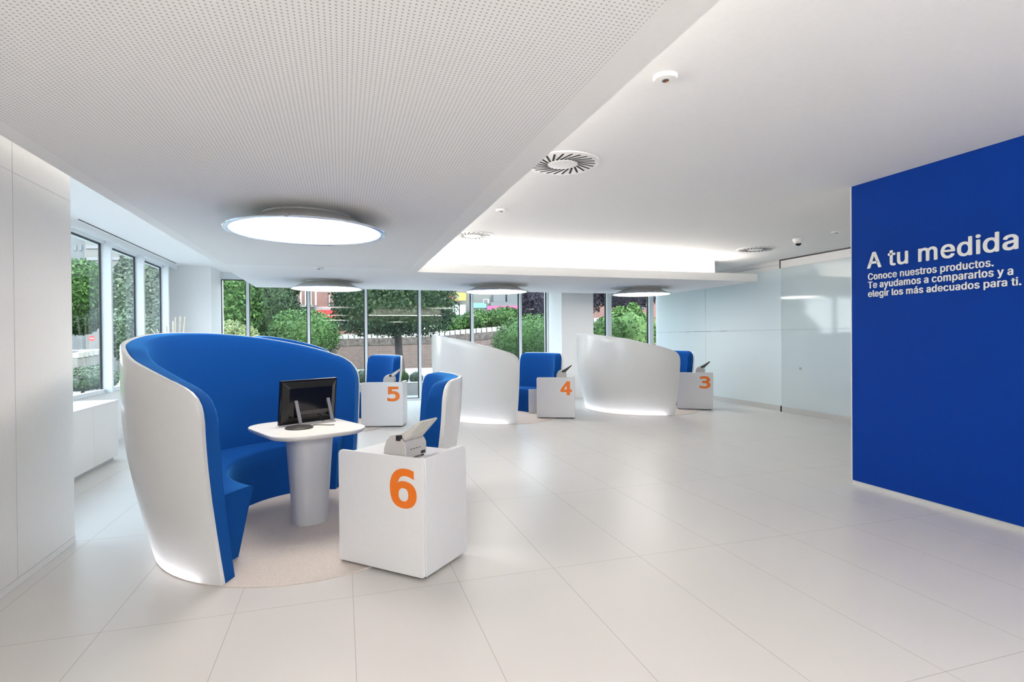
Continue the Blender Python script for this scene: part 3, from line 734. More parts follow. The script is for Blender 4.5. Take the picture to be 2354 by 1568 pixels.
MB().lathe([(0.042, -0.070), (0.036, -0.092), (0.02, -0.104), (0.0, -0.107)], 32).build('lens_dome', 'screen_black', dc, smooth=True)

# ------------------------------------------------------------------ booths
ZS = [-0.1, 0, 0.15, 0.33, 0.52, 0.70, 0.87, 1.05, 1.3, 1.6]
OS = [-0.02, 0, 0.036, 0.076, 0.115, 0.145, 0.165, 0.175, 0.175, 0.175]
def rad(th, z, inset=0.0, A=1.0, B=1.135):
    o = float(np.interp(z, ZS, OS)) - inset
    a, b = A + o, B + o
    return 1.0 / math.sqrt((math.cos(th) / a) ** 2 + (math.sin(th) / b) ** 2)
def polar(th, r, z):
    return (r * math.cos(th), r * math.sin(th), z)
def ell_polar(th, cy, a, b):
    """distance from the origin to an ellipse centred at (0, cy) along azimuth th"""
    c, s = math.cos(th), math.sin(th)
    qa = (c / a) ** 2 + (s / b) ** 2
    qb = -2 * s * cy / b ** 2
    qc = (cy / b) ** 2 - 1
    return (-qb + math.sqrt(qb * qb - 4 * qa * qc)) / (2 * qa)
# azimuth (unwrapped, degrees, clockwise start 70.3 -> 248.3) and rim height
HT = [70.3, 70.5, 71.2, 72.3, 74.0, 77.0, 80, 90, 103, 117, 134, 152, 168, 181, 194, 208, 216, 223, 232, 240, 243.4, 245.3, 246.7, 247.7, 248.1, 248.3]
HZ = [0.99, 1.06, 1.115, 1.16, 1.205, 1.25, 1.28, 1.355, 1.425, 1.475, 1.503, 1.505, 1.490, 1.462, 1.430, 1.394, 1.338, 1.310, 1.262, 1.205, 1.175, 1.150, 1.12, 1.08, 1.04, 0.98]
def smooth_curve(xs_, ys_, x):
    return float(np.interp(x, xs_, ys_))
HD = np.interp(np.linspace(70.3, 248.3, 400), HT, HZ)
def rim(deg):
    if 80 < deg < 240:                              # average the measured points into a fair curve
        return float(np.mean([np.interp(deg + k, HT, HZ) for k in range(-6, 7)]))
    return float(np.interp(deg, HT, HZ))
def foot(d, d0, d1):
    """extra depth of the hollow foot, none at the two ends"""
    t = max(0.0, min(1.0, (min(d - d0, d1 - d) - 1.5) / 6.0))
    return 0.040 * t * t * (3 - 2 * t)
def skin(z, k):
    t = max(0.0, min(1.0, (z - 0.05) / 0.32))
    return 0.032 + k * (1 - t * t * (3 - 2 * t))
def wall_solid(name, material, degs, hfun, sec, parent, radf=rad):
    """sec(h) -> closed list of (inset, z) round the section"""
    rows = []
    for d in degs:
        th = R(d)
        h = hfun(d)
        rows.append([polar(th, radf(th, z, i), z) for i, z in sec(h, foot(d, degs[0], degs[-1]))])
    m = MB().grid(rows, cu=True)
    n = len(rows[0])
    m.f.append(tuple(range(n))[::-1])
    m.f.append(tuple(range(n * (len(rows) - 1), n * len(rows))))
    return m.build(name, material, parent, smooth=True, angle=50)
def zlist(z0, z1, n):
    return [z0 + (z1 - z0) * k / n for k in range(n + 1)]
def sec_shell(h, k=0.0):
    out = [(0.0, z) for z in zlist(0.008, h - 0.008, 14)]
    out += [(0.003, h - 0.002), (0.009, h), (0.022, h), (0.029, h - 0.002)]
    out += [(skin(z, k), z) for z in zlist(h - 0.006, 0.37, 8)[:-1] + zlist(0.37, 0.008, 10)]
    return out
def sec_pad(h, f=0.0):
    out = [(skin(z, f) + 0.0005, z) for z in zlist(0.008, 0.37, 10)[:-1] + zlist(0.37, h - 0.012, 8)]
    out += [(0.038, h - 0.005), (0.055, h - 0.007), (0.085, h - 0.010), (0.115, h - 0.014), (0.132, h - 0.019), (0.144, h - 0.028), (0.151, h - 0.042), (0.155, h - 0.065), (0.155, h - 0.12)]
    out += [(0.155 - 0.028 * k / 14, z) for k, z in enumerate(zlist(h - 0.20, 0.008, 14))]
    return out
def degs_for(a, b, n, ends):
    base = list(np.linspace(a, b, n))
    return sorted(set([round(float(q), 3) for q in base] + ends))
BIG = degs_for(70.3, 248.3, 90, HT[:7] + HT[-7:])

def bench(name, parent, d0, d1, zt, top, bot, swing0=0.0, swing1=0.0, back=0.10, n=60):
    rows = []
    for k in range(n + 1):
        t = k / n
        dt = d0 + (d1 - d0) * t
        db = (d0 + swing0) + (d1 - swing1 - d0 - swing0) * t
        a, c = R(dt), R(db)
        ri, ro = ell_polar(a, *top), rad(a, zt, back)
        rb, rob = ell_polar(c, *bot), rad(c, 0.01, back)
        pt = lambda r_, th_, z_: polar(th_, r_, z_)
        mid = lambda f: polar(a + (c - a) * f, ri + (rb - ri) * f, zt + (0.008 - zt) * f)
        rows.append([pt(ro, a, zt + 0.006), pt((ro + ri) / 2, a, zt + 0.006), pt(ri + 0.035, a, zt), pt(ri + 0.010, a, zt - 0.008), pt(ri, a, zt - 0.03),
                     mid(0.35), mid(0.7), pt(rb, c, 0.008), pt(rob, c, 0.008)])
    m = MB().grid(rows, cu=True)
    q = len(rows[0])
    m.f.append(tuple(range(q))[::-1])
    m.f.append(tuple(range(q * n, q * n + q)))
    return m.build(name, 'fabric_blue', parent, smooth=True, angle=50)

def base_light(parent, degs):
    """light line inside the hollow shell, along its foot"""
    rows = []
    for d in [q for q in degs if degs[0] + 7 < q < degs[-1] - 7]:
        th = R(d)
        rows.append([polar(th, rad(th, z, i), z) for i, z in ((0.044, 0.010), (0.054, 0.010), (0.054, 0.016), (0.044, 0.016))])
    MB().grid(rows, cu=True).build('base_light', 'base_glow', parent)
def make_big_sofa(loc, rz, label):
    t = thing('booth_sofa', label, 'sofa', loc, rz, 'high curved booth sofas')
    wall_solid('outer_shell', 'booth_shell', BIG, rim, sec_shell, t)
    wall_solid('upholstery', 'fabric_blue', BIG, rim, sec_pad, t)
    base_light(t, BIG)
    bench('seat', t, 76.0, 242.0, 0.475, (0.12, 0.565, 0.83), (0.08, 0.64, 0.86), 2.0, 6.0)
    return t
SD0, SD1 = -33.0, 29.0
SHT = [-33.0, -32.8, -32.0, -31.0, -29.5, -27.5, -25, 23.0, 25.5, 27.0, 28.0, 28.8, 29.0]
SHZ = [0.99, 1.03, 1.075, 1.100, 1.120, 1.132, 1.138, 1.138, 1.132, 1.118, 1.095, 1.05, 1.0]
def srad(th, z, inset=0.0):
    d = math.degrees(th)
    bulge = 0.035 * max(0.0, 1 - ((d + 8) / 32) ** 2)
    return rad(th, z, inset) + bulge
def make_small_seat(loc, rz, label):
    t = thing('curved_armchair', label, 'armchair', loc, rz, 'low curved booth armchairs')
    dg = degs_for(SD0, SD1, 50, SHT)
    hf = lambda d: float(np.interp(d, SHT, SHZ))
    wall_solid('outer_shell', 'shell_white', dg, hf, sec_shell, t, srad)
    wall_solid('upholstery', 'fabric_blue', dg, hf, sec_pad, t, srad)
    bench('seat', t, -17.0, 27.5, 0.455, (0.0, 0.62, 0.66), (0.0, 0.66, 0.70), 0, 0, n=30)
    a = R(-19.2)
    e = Vector((math.cos(a), math.sin(a), 0))
    nn = Vector((-e.y, e.x, 0))
    q = [e * 0.60 - nn * 0.012, e * 1.02 - nn * 0.012, e * 1.02 + nn * 0.012, e * 0.60 + nn * 0.012]
    MB().prism([(v.x, v.y) for v in q], lambda p: (p[0], p[1], 0.008), lambda p: (p[0], p[1], 0.46)).build('end_panel', 'shell_white', t, bevel=0.004)
    return t

def make_cabinet(loc, rz, label, digit):
    """white pedestal cabinet; local origin at its front left foot, x along the front, y to the rear"""
    t = thing('number_cabinet', label, 'cabinet', loc, rz, 'white numbered cabinets beside the booths')
    w, dpt, h, z0 = 0.672, 0.475, 0.722, 0.012
    lp = rrect(0, w, z0, h, (0.02, 0.02, 0.055, 0.03), 8)
    fr = MB().prism(lp, lambda p: (p[0], 0.0, p[1]), lambda p: (p[0], 0.020, p[1])).build('front_panel', 'cabinet_white', t, bevel=0.003)
    sp_ = rrect(0, dpt - 0.0205, z0, h, (0.01, 0.01, 0.05, 0.0), 8)
    MB().prism(sp_, lambda p: (w - 0.045, 0.0205 + p[0], p[1]), lambda p: (w, 0.0205 + p[0], p[1])).build('side_panel', 'cabinet_white', t, bevel=0.006)
    MB().box(0.004, w - 0.046, 0.0205, 0.445, 0.666, 0.690).build('shelf_top', 'cabinet_white', t, bevel=0.002)
    MB().box(0.004, 0.026, 0.0205, 0.445, z0, 0.6655).build('side_panel', 'cabinet_white', t)
    MB().box(0.0265, w - 0.0455, 0.42, 0.44, z0, 0.6655).build('rear_panel', 'cabinet_white', t)
    for x in (0.05, w - 0.05):
        for y in (0.05, dpt - 0.05):
            MB().lathe([(0.018, 0.0), (0.018, z0 + 0.003)], 16, c=(x, y, 0)).build('foot', 'gasket', t)
    g = text_mesh('number', digit, 0.3, 'orange', fr, 0.002, 24, 1.0, 0.200, 0.240)
    for v in g.data.vertices:
        v.co.x -= 0.100
    g.matrix_local = Matrix(((1, 0, 0, 0.522), (0, 0, -1, -0.0002), (0, 1, 0, 0.411), (0, 0, 0, 1)))
    return t

def make_scanner(loc, rz, label, tray):
    t = thing('document_scanner', label, 'scanner', loc, rz, 'document scanners on the numbered cabinets')
    w = 0.105
    prof = [(-0.085, 0.010), (-0.085, 0.085), (-0.070, 0.112), (-0.030, 0.138), (0.0, 0.145), (0.035, 0.138), (0.065, 0.112), (0.085, 0.070), (0.090, 0.03), (0.082, 0.010)]
    MB().prism(prof, lambda p: (-w, p[0], p[1]), lambda p: (w, p[0], p[1])).build('body', 'scanner_grey', t, bevel=0.006)
    lid = [(-0.022, 0.1395), (0.0, 0.1465), (0.036, 0.1395), (0.067, 0.113), (0.088, 0.070), (0.091, 0.071), (0.070, 0.117), (0.038, 0.144), (0.0, 0.151), (-0.022, 0.144)]
    MB().prism(lid, lambda p: (-w + 0.012, p[0], p[1]), lambda p: (w - 0.012, p[0], p[1])).build('lid', 'scanner_light', t, bevel=0.001)
    ch = [(-0.022, 0.148), (-0.176, 0.246), (-0.182, 0.238), (-0.066, 0.120)]
    q = MB().prism(ch, lambda p: (-0.088, p[0], p[1]), lambda p: (0.088, p[0], p[1]))
    for k in range(7):
        x = -0.075 + 0.025 * k
        q.prism([(-0.066, 0.120), (-0.182, 0.238), (-0.185, 0.235), (-0.070, 0.118)], lambda p: (x - 0.003, p[0], p[1]), lambda p: (x + 0.003, p[0], p[1]))
    q.build('paper_chute', tray, t)
    MB().box(-0.088, 0.088, -0.026, -0.010, 0.140, 0.1485).build('feed_slot', 'gasket', t)
    for sx_ in (-1, 1):
        MB().box(sx_ * 0.098 - 0.012, sx_ * 0.098 + 0.012, -0.045, -0.012, 0.118, 0.152).build('hinge', 'gasket', t, bevel=0.003)
    MB().box(0.045, 0.088, -0.0865, -0.084, 0.018, 0.036).build('port', 'gasket', t)
    for k in range(4):
        MB().box(-0.06 + 0.028 * k, -0.045 + 0.028 * k, -0.0862, -0.084, 0.060, 0.065).build('button', 'dark_grey', t)
    for x in (-0.08, 0.08):
        for y in (-0.07, 0.07):
            MB().lathe([(0.01, 0.0), (0.01, 0.012)], 12, c=(x, y, 0)).build('foot', 'gasket', t)
    return t

RUG = [((1.0) * math.cos(2 * PI * k / 120), 1.135 * math.sin(2 * PI * k / 120)) for k in range(120)]
def make_rug(loc, rz, label):
    m = MB().prism(RUG, lambda p: (p[0], p[1], 0.0005), lambda p: (p[0], p[1], 0.0065))
    o = m.build('round_rug', 'carpet')
    o.location = loc
    o.rotation_euler = (0, 0, rz)
    return tag(o, label, 'rug', 'oval grey rugs under the booths')

# number, centre and turn of the sofa, turn of the armchair, front left foot and turn of the cabinet
BOOTHS = [('6', (-0.27, 4.57), 0.0, -5.0, (-0.033, 3.699), -44.4),
          ('5', (-0.22, 9.79), 17.4, 22.0, (0.278, 9.19), -15.0),
          ('4', (2.74, 9.74), 22.0, 20.0, (3.278, 9.135), -24.0),
          ('3', (5.68, 9.72), 25.0, 28.0, (6.267, 9.31), -33.0)]
WHERE = {'6': 'nearest the viewer', '5': 'half hidden behind booth 6', '4': 'mid far row', '3': 'right end of far row'}
def loc_in(c, deg, p, z=0.0):
    a = R(deg)
    return (c[0] + p[0] * math.cos(a) - p[1] * math.sin(a), c[1] + p[0] * math.sin(a) + p[1] * math.cos(a), z)
sofa = seat_ = rug = None
for nme, c, deg, sdeg, cfl, phi in BOOTHS:
    ls = 'high curved white sofa with blue lining, booth %s %s' % (nme, WHERE[nme])
    lt = 'low curved white armchair with blue lining behind cabinet %s' % nme
    lr = 'grey oval rug on the floor under booth %s' % nme
    pos = (c[0], c[1], 0.0)
    if sofa is None:
        sofa = make_big_sofa(pos, R(deg), ls)
        seat_ = make_small_seat(pos, R(sdeg), lt)
        rug = make_rug(pos, R(deg), lr)
    else:
        dup(sofa, pos, R(deg), ls)
        dup(seat_, pos, R(sdeg), lt)
        dup(rug, pos, R(deg), lr)
    make_cabinet((cfl[0], cfl[1], 0.0065), R(phi), 'white waist-high cabinet with orange number %s' % nme, nme)
    sp = loc_in(cfl, phi, (0.44, 0.13), 0.6965)
    light_tray = nme in '65'
    make_scanner(sp, R(phi + 90), ('grey document scanner with %s paper chute on cabinet %s' % ('pale' if light_tray else 'black', nme)), 'scanner_light' if light_tray else 'dark_grey')

# table of booth 6
TA = 31.7
tb = thing('booth_table', 'white rounded table on a tapering pedestal inside booth 6', 'table', (-0.28, 4.67, 0.0065), R(25))
tl = rrect(-0.37, 0.37, -0.445, 0.445, 0.23, 14)
def inset_loop(k):
    return [(p[0] * (1 - k / 0.37), p[1] * (1 - k / 0.445)) for p in tl]
rows = [[(p[0], p[1], z) for p in inset_loop(k)] for k, z in ((0.018, 0.700), (0.004, 0.712), (0.0, 0.720), (0.0, 0.728), (0.003, 0.733))]
m = MB().grid(rows, cu=True)
nn_ = len(tl)
m.f.append(tuple(range(nn_))[::-1])
m.f.append(tuple(range(nn_ * 4, nn_ * 5)))
m.build('table_top', 'table_white', tb, smooth=True)
m = MB()
rows = []
for z, r_ in ((0.0, 0.126), (0.2, 0.137), (0.45, 0.153), (0.700, 0.170)):
    row = []
    for k in range(64):
        a = 2 * PI * k / 64
        c, s = math.cos(a), math.sin(a)
        e = 2 / 2.6
        row.append((r_ * math.copysign(abs(c) ** e, c), r_ * math.copysign(abs(s) ** e, s), z))
    rows.append(row)
m.grid(rows, cu=True)
m.f.append(tuple(range(64))[::-1])
m.f.append(tuple(range(64 * 3, 64 * 4)))
pd = m.build('pedestal', 'pedestal_white', tb, smooth=True)
pd.location = (-0.01, -0.075, 0)

# monitor on the table
mo = thing('computer_monitor', 'black flat monitor seen from behind on the white table of booth 6', 'monitor', (-0.235, 4.83, 0.7395), R(TA))
def tilt(y0, z0, a):
    c, s = math.cos(a), math.sin(a)
    return lambda x, y, z: (x, y0 + y * c - z * s, z0 + y * s + z * c)
T = tilt(0.03, 0.035, R(7))
def panel(m, x0, x1, y0, y1, z0, z1, ins=0.0):
    vs = []
    for (y, i) in ((y0, ins), (y1, 0.0)):
        vs += [T(x0 + i, y, z0 + i), T(x1 - i, y, z0 + i), T(x1 - i, y, z1 - i), T(x0 + i, y, z1 - i)]
    return m.add(vs, [(0, 1, 2, 3), (7, 6, 5, 4), (0, 4, 5, 1), (1, 5, 6, 2), (2, 6, 7, 3), (3, 7, 4, 0)])
panel(MB(), -0.280, 0.215, 0.0, 0.028, -0.028, 0.335).build('bezel', 'black_plastic', mo, bevel=0.004)
panel(MB(), -0.270, 0.205, -0.032, 0.0, -0.018, 0.325, 0.050).build('back_cover', 'black_plastic', mo, bevel=0.003)
panel(MB(), -0.265, 0.200, 0.028, 0.030, -0.01, 0.320).build('screen', 'screen_black', mo)
panel(MB(), -0.16, 0.16, -0.036, -0.030, 0.055, 0.085).build('connector_bay', 'dark_grey', mo)
for sx_ in (-1, 1):
    x = -0.165 if sx_ < 0 else 0.118
    q0, q1 = Vector(T(x, -0.033, 0.175)), Vector((x + 0.028, -0.045, 0.006))
    m = MB()
    n2 = Vector((0, 0.008, 0))
    m.add([q0 + Vector((-0.013, 0, 0)) - n2, q0 + Vector((0.013, 0, 0)) - n2, q1 + Vector((0.013, 0, 0)) - n2, q1 + Vector((-0.013, 0, 0)) - n2,
           q0 + Vector((-0.013, 0, 0)) + n2, q0 + Vector((0.013, 0, 0)) + n2, q1 + Vector((0.013, 0, 0)) + n2, q1 + Vector((-0.013, 0, 0)) + n2],
          [(0, 1, 2, 3), (7, 6, 5, 4), (0, 4, 5, 1), (1, 5, 6, 2), (2, 6, 7, 3), (3, 7, 4, 0)])
    m.build('stand_arm', 'silver', mo, bevel=0.002)
MB().box(-0.155, 0.165, -0.062, -0.032, 0.0, 0.014).build('base_bar', 'silver', mo, bevel=0.003)
bp = MB().lathe([(0.105, 0.0), (0.105, 0.008), (0.09, 0.016), (0.03, 0.022), (0.0, 0.022)], 40).build('base_plate', 'dark_grey', mo, smooth=True)
bp.location = (-0.20, -0.14, 0.0)
cb = []
for k in range(24):
    t_ = k / 23
    cb.append((-0.10 + 0.16 * t_, -0.15 + 0.05 * math.sin(5 * t_) - 0.02 * t_, 0.0035))
MB().tube(cb, 0.003, 8).build('cable', 'dark_grey', mo, smooth=True)
cb = [(0.05 + 0.01 * math.sin(3 * k), T(0.05, -0.04, 0.07)[1] - 0.004 * k, 0.07 * (1 - k / 9) + 0.0035) for k in range(10)]
MB().tube(cb, 0.0035, 8).build('cable', 'black_plastic', mo, smooth=True)

# ------------------------------------------------------------------ window bench on the left, outlet, vase
wb = thing('window_bench', 'long white low cabinet under the left windows, behind the pier', 'cabinet', (0, 0, 0))
for y0, y1 in ((4.70, 5.85), (5.854, 7.09), (7.094, 7.78)):
    MB().box(-2.640, -2.618, y0, y1, 0.05, 0.705).build('front_panel', 'panel_white', wb, bevel=0.002)
MB().box(-3.115, -2.642, 4.70, 7.78, 0.05, 0.703).build('carcass', 'panel_white', wb)
MB().box(-3.115, -2.614, 4.70, 7.79, 0.705, 0.722).build('bench_top', 'panel_white', wb, bevel=0.002)
MB().box(-3.10, -2.66, 4.70, 7.74, 0.0, 0.05).build('plinth', 'frame_shade', wb)
ou = thing('wall_outlet', 'small dark outlet on the low wall beyond the white window bench', 'outlet', (-3.12, 8.55, 0.33))
MB().box(0.0, 0.012, -0.05, 0.05, -0.03, 0.03).build('plate', 'frame_shade', ou)
MB().box(0.012, 0.03, -0.03, 0.03, -0.02, 0.02).build('plug', 'gasket', ou)
va = thing('floor_vase', 'tall white floor vase of pale reeds hidden behind booth 6 sofa', 'vase', (-2.55, 9.9, 0.0))
MB().lathe([(0.10, 0.0), (0.13, 0.1), (0.14, 0.5), (0.10, 0.85), (0.09, 0.95), (0.10, 1.0), (0.085, 1.0), (0.08, 0.9)], 32).build('vase_body', 'vase_white', va, smooth=True)
for k, (dx, dy, h) in enumerate(((-0.12, 0.02, 1.66), (0.02, 0.0, 1.80), (0.08, 0.03, 1.82), (0.16, -0.02, 1.81), (-0.03, 0.06, 1.74))):
    MB().tube([(0.03 * math.sin(k), 0.03 * math.cos(k), 0.75), (dx * 0.6, dy * 0.6, 1.2), (dx, dy, h)], [0.012, 0.014, 0.012], 8).build('reed', 'reed', va, smooth=True)
tw = MB()
tw.tube([(-0.03, 0, 0.8), (-0.16, 0, 1.3), (-0.24, 0, 1.62)], 0.008, 6)
tw.tube([(-0.2, 0, 1.46), (-0.33, 0.02, 1.62)], 0.007, 6)
tw.build('twig', 'reed', va)

# ------------------------------------------------------------------ garden and street outside
rng = np.random.default_rng(5)
def foliage(blobs, n, size, flat=False):
    """leaf quads on and just inside the skin of each ellipsoid, over a rough inner core"""
    m = MB()
    V, Fc = [], []
    for (cx, cy, cz, rx, ry, rz) in blobs:
        k = max(60, int(2.6 * n / len(blobs)))
        d = rng.normal(size=(k, 3))
        d /= np.linalg.norm(d, axis=1)[:, None]
        if flat:                                     # clipped box-shaped crown
            d /= (np.abs(d) ** 5).sum(1)[:, None] ** (1 / 5)
        rr = 1.0 - 0.16 * rng.random(k) ** 1.5 + 0.05 * rng.normal(size=k)
        p = d * rr[:, None] * np.array([rx, ry, rz]) + np.array([cx, cy, cz])
        a = rng.normal(size=(k, 3)); a /= np.linalg.norm(a, axis=1)[:, None]
        b2 = np.cross(a, d + 0.4 * rng.normal(size=(k, 3))); b2 /= np.linalg.norm(b2, axis=1)[:, None]
        s = 0.58 * size * (0.6 + 0.8 * rng.random(k))[:, None]
        q = np.stack([p - a * s, p + b2 * s * 0.5, p + a * s, p - b2 * s * 0.5], 1).reshape(-1, 3)
        i0 = len(V)
        V += q.tolist()
        Fc += [(i0 + 4 * j, i0 + 4 * j + 1, i0 + 4 * j + 2, i0 + 4 * j + 3) for j in range(k)]
        core = []
        for i in range(9):
            ph = PI * i / 8
            row = []
            for j in range(14):
                t = 2 * PI * j / 14
                v = np.array([math.sin(ph) * math.cos(t), math.sin(ph) * math.sin(t), math.cos(ph)])
                if flat:
                    v = v / (np.abs(v) ** 5).sum() ** (1 / 5)
                f = 0.86 + 0.05 * math.sin(3 * t + cx) * math.sin(4 * ph)
                row.append((cx + v[0] * rx * f, cy + v[1] * ry * f, cz + v[2] * rz * f))
            core.append(row)
        m.grid(core, cu=True)
    m.add(V, Fc)
    return m
def plant(name, label, cat, blobs, n, size, material, trunk=None, flat=False, group=None):
    base = Vector((blobs[0][0], blobs[0][1], -0.15))
    t = thing(name, label, cat, base, 0, group)
    bl = [(x - base.x, y - base.y, z - base.z, rx, ry, rz) for (x, y, z, rx, ry, rz) in blobs]
    foliage(bl, n, size, flat).build('foliage' if cat != 'tree' else 'crown', material, t)
    if trunk:
        x, y, r_, h, lean = trunk
        MB().tube([(x - base.x + lean, y - base.y, 0.0), (x - base.x + lean * 0.4, y - base.y, h * 0.5), (x - base.x, y - base.y, h + 0.3)], [r_ * 1.25, r_, r_ * 0.9], 12).build('trunk', 'bark', t, smooth=True)
    return t
def blob(u, v, d, ru, rv, rd=None):
    """ellipsoid centred at a sighted point, radii given in photo pixels at that distance"""
    p = dp(u, v, d)
    k = d / F
    return (p.x, p.y, p.z, ru * k, (rd if rd else ru * k), rv * k)

struct(MB().box(-14, 60, 13.0, 110, -0.4, -0.16).build('ground', 'lawn'))
struct(MB().box(-90, -14, 13.0, 58, -0.4, -0.16).build('ground.004', 'lawn'))
struct(MB().box(-90, -14.0, -6.2, 13.0, -0.4, -0.16).build('ground.001', 'lawn'))
struct(MB().box(-14.0, -3.4, -6.2, 13.0, -0.4, -0.155).build('ground.003', 'bounce_paving'))  # pale ground put in out of view to bounce daylight upward
struct(MB().box(-90, 60, -60, -6.2, -0.4, -0.16).build('ground.002', 'concrete'))
struct(MB().box(-2.6, 9.0, 14.45, 16.4, -0.16, 0.14).build('planting_bed', 'lawn'))
g1 = struct(MB().box(-2.6, 9.0, 13.0, 14.2, -0.16, -0.02).build('terrace', 'coping'))
kw = tag(MB().box(-2.6, 9.0, 14.2, 14.45, -0.16, 0.30).build('kerb_wall', 'coping'), 'low pale kerb wall outside the back windows', 'wall')
struct(MB().box(-8, 30, 16.5, 22.8, -0.16, -0.12).build('road', 'asphalt'))
struct(MB().box(-8, 30, 22.8, 27.6, -0.16, -0.06).build('sidewalk', 'pavement'))

# brick retaining wall whose pale coping climbs to the right
rw = thing('garden_wall', 'brown brick garden wall with pale coping stones climbing to the right', 'wall', (0, 0, 0))
def wall_run(pts, parent, mat_wall, t=0.35, drop=None):
    m, s = MB(), []
    for (x0, y0, z0), (x1, y1, z1) in zip(pts[:-1], pts[1:]):
        d = Vector((x1 - x0, y1 - y0, 0)).normalized()
        n = Vector((-d.y, d.x, 0)) * t
        a, c = Vector((x0, y0, 0)), Vector((x1, y1, 0))
        vs = []
        for (p, z) in ((a, z0), (c, z1), (c + n, z1), (a + n, z0)):
            vs.append((p.x, p.y, -0.2))
        for (p, z) in ((a, z0), (c, z1), (c + n, z1), (a + n, z0)):
            vs.append((p.x, p.y, z - 0.24))
        m.add(vs, [(0, 1, 2, 3), (4, 7, 6, 5), (0, 4, 5, 1), (1, 5, 6, 2), (2, 6, 7, 3), (3, 7, 4, 0)])
        ln = (c - a).length
        k = max(1, int(round(ln / 0.29)))
        for i in range(k):
            f0, f1 = (i + 0.08) / k, (i + 0.92) / k
            p0, p1 = a.lerp(c, f0), a.lerp(c, f1)
            zz = z0 + (z1 - z0) * (i + 0.5) / k
            e = n * 0.1
            q = [p0 - e, p1 - e, p1 + n + e, p0 + n + e]
            s.append([(v.x, v.y, zz - 0.24) for v in q] + [(v.x, v.y, zz) for v in q])
    m.build('brickwork', mat_wall, parent)
    if mat_wall == 'brick_wall':
        wm = MB()
        for (x0, y0, z0), (x1, y1, z1) in zip(pts[:-1], pts[1:]):
            d = Vector((x1 - x0, y1 - y0, 0)).normalized()
            n = Vector((-d.y, d.x, 0))
            e, g_ = n * -0.03, n * (t - 0.05)
            a, c = Vector((x0, y0, 0)), Vector((x1, y1, 0))
            vs = [(q.x, q.y, z - dz) for dz in (0.62, 0.241) for q, z in ((a + e, z0), (c + e, z1), (c + g_, z1), (a + g_, z0))]
            wm.add(vs, [(0, 1, 2, 3), (4, 7, 6, 5), (0, 4, 5, 1), (1, 5, 6, 2), (2, 6, 7, 3), (3, 7, 4, 0)])
        wm.build('stone_course', 'old_stone', parent)
    cm = MB()
    for q in s:
        cm.add(q, [(0, 1, 2, 3), (4, 7, 6, 5), (0, 4, 5, 1), (1, 5, 6, 2), (2, 6, 7, 3), (3, 7, 4, 0)])
    c_ = cm.build('coping_row', 'coping', parent)
    c_['kind'] = 'stuff'
mat('old_stone', (0.085, 0.070, 0.062), 0.9, var=0.45, scale=6)
def brick_mat():
    m = mat('brick_wall', (0.34, 0.22, 0.19), 0.9, var=0.15, scale=5)
    n, l = m.node_tree.nodes, m.node_tree.links
    p = n['Principled BSDF']
    t = n.new('ShaderNodeTexCoord')
    b = n.new('ShaderNodeTexBrick')
    b.inputs['Scale'].default_value = 2.2
    b.inputs['Color1'].default_value = (0.15, 0.10, 0.085, 1)
    b.inputs['Color2'].default_value = (0.115, 0.080, 0.072, 1)
    b.inputs['Mortar'].default_value = (0.15, 0.13, 0.12, 1)
    mp = n.new('ShaderNodeMapping')
    mp.inputs['Rotation'].default_value = (R(90), 0, 0)
    l.new(t.outputs['Object'], mp.inputs[0])
    l.new(mp.outputs[0], b.inputs['Vector'])
    l.new(b.outputs['Color'], p.inputs['Base Color'])
brick_mat()
P = [dp(640, 778, 29), dp(775, 769, 29), dp(907, 766, 29), dp(1010, 762, 29), dp(1155, 750, 29), dp(1290, 738, 29), dp(1500, 720, 29)]
wall_run([tuple(p) for p in P], rw, 'brick_wall')

# planting seen through the back windows
plant('clipped_tree', 'box-clipped dark green tree standing before the brick garden wall', 'tree', [blob(905, 680, 22, 128, 86, 2.0)], 5200, 0.13, 'leaf_dark', (dp(913, 770, 22).x, dp(913, 770, 22).y, 0.15, 2.0, 0.16), True)
plant('round_bush', 'glossy bright green round bush left of the clipped tree', 'bush', [blob(712, 772, 16, 66, 60), blob(668, 760, 16.4, 45, 45)], 4200, 0.075, 'leaf_mid', (dp(765, 815, 16).x, dp(765, 815, 16).y, 0.10, 1.0, 0.0))
plant('evergreen_tree', 'tall dense dark tree filling the leftmost back window', 'tree', [blob(520, 690, 20, 75, 120), blob(555, 600, 20.5, 65, 80)], 4200, 0.15, 'leaf_mid', (dp(520, 800, 20).x, dp(520, 800, 20).y, 0.18, 1.5, 0.0))
plant('evergreen_tree', 'broad dark tree behind the glossy round bush', 'tree', [blob(615, 715, 27.5, 70, 95), blob(645, 630, 28, 50, 60)], 4200, 0.16, 'leaf_dark', (dp(610, 800, 27).x, dp(610, 800, 27).y, 0.2, 1.4, 0.0))
plant('shrub', 'pale yellow-green shrub at the foot of the leftmost dark tree', 'bush', [blob(525, 768, 17, 40, 30), blob(560, 775, 17, 34, 26)], 1600, 0.08, 'leaf_yellow', (dp(525, 790, 17).x, dp(525, 790, 17).y, 0.06, 1.3, 0.0))
plant('hedge', 'long loose green hedge above the climbing wall coping', 'hedge', [blob(1050, 748, 31, 34, 24, 0.8), blob(1100, 738, 31, 40, 26, 0.8), blob(1160, 732, 31, 45, 26, 0.8), blob(1215, 730, 31, 40, 26, 0.8)], 3600, 0.14, 'leaf_mid')
plant('dome_bush', 'big smooth domed bush at the right end of the back windows', 'bush', [blob(1222, 796, 16.5, 92, 72, 1.1)], 5200, 0.055, 'leaf_mid')
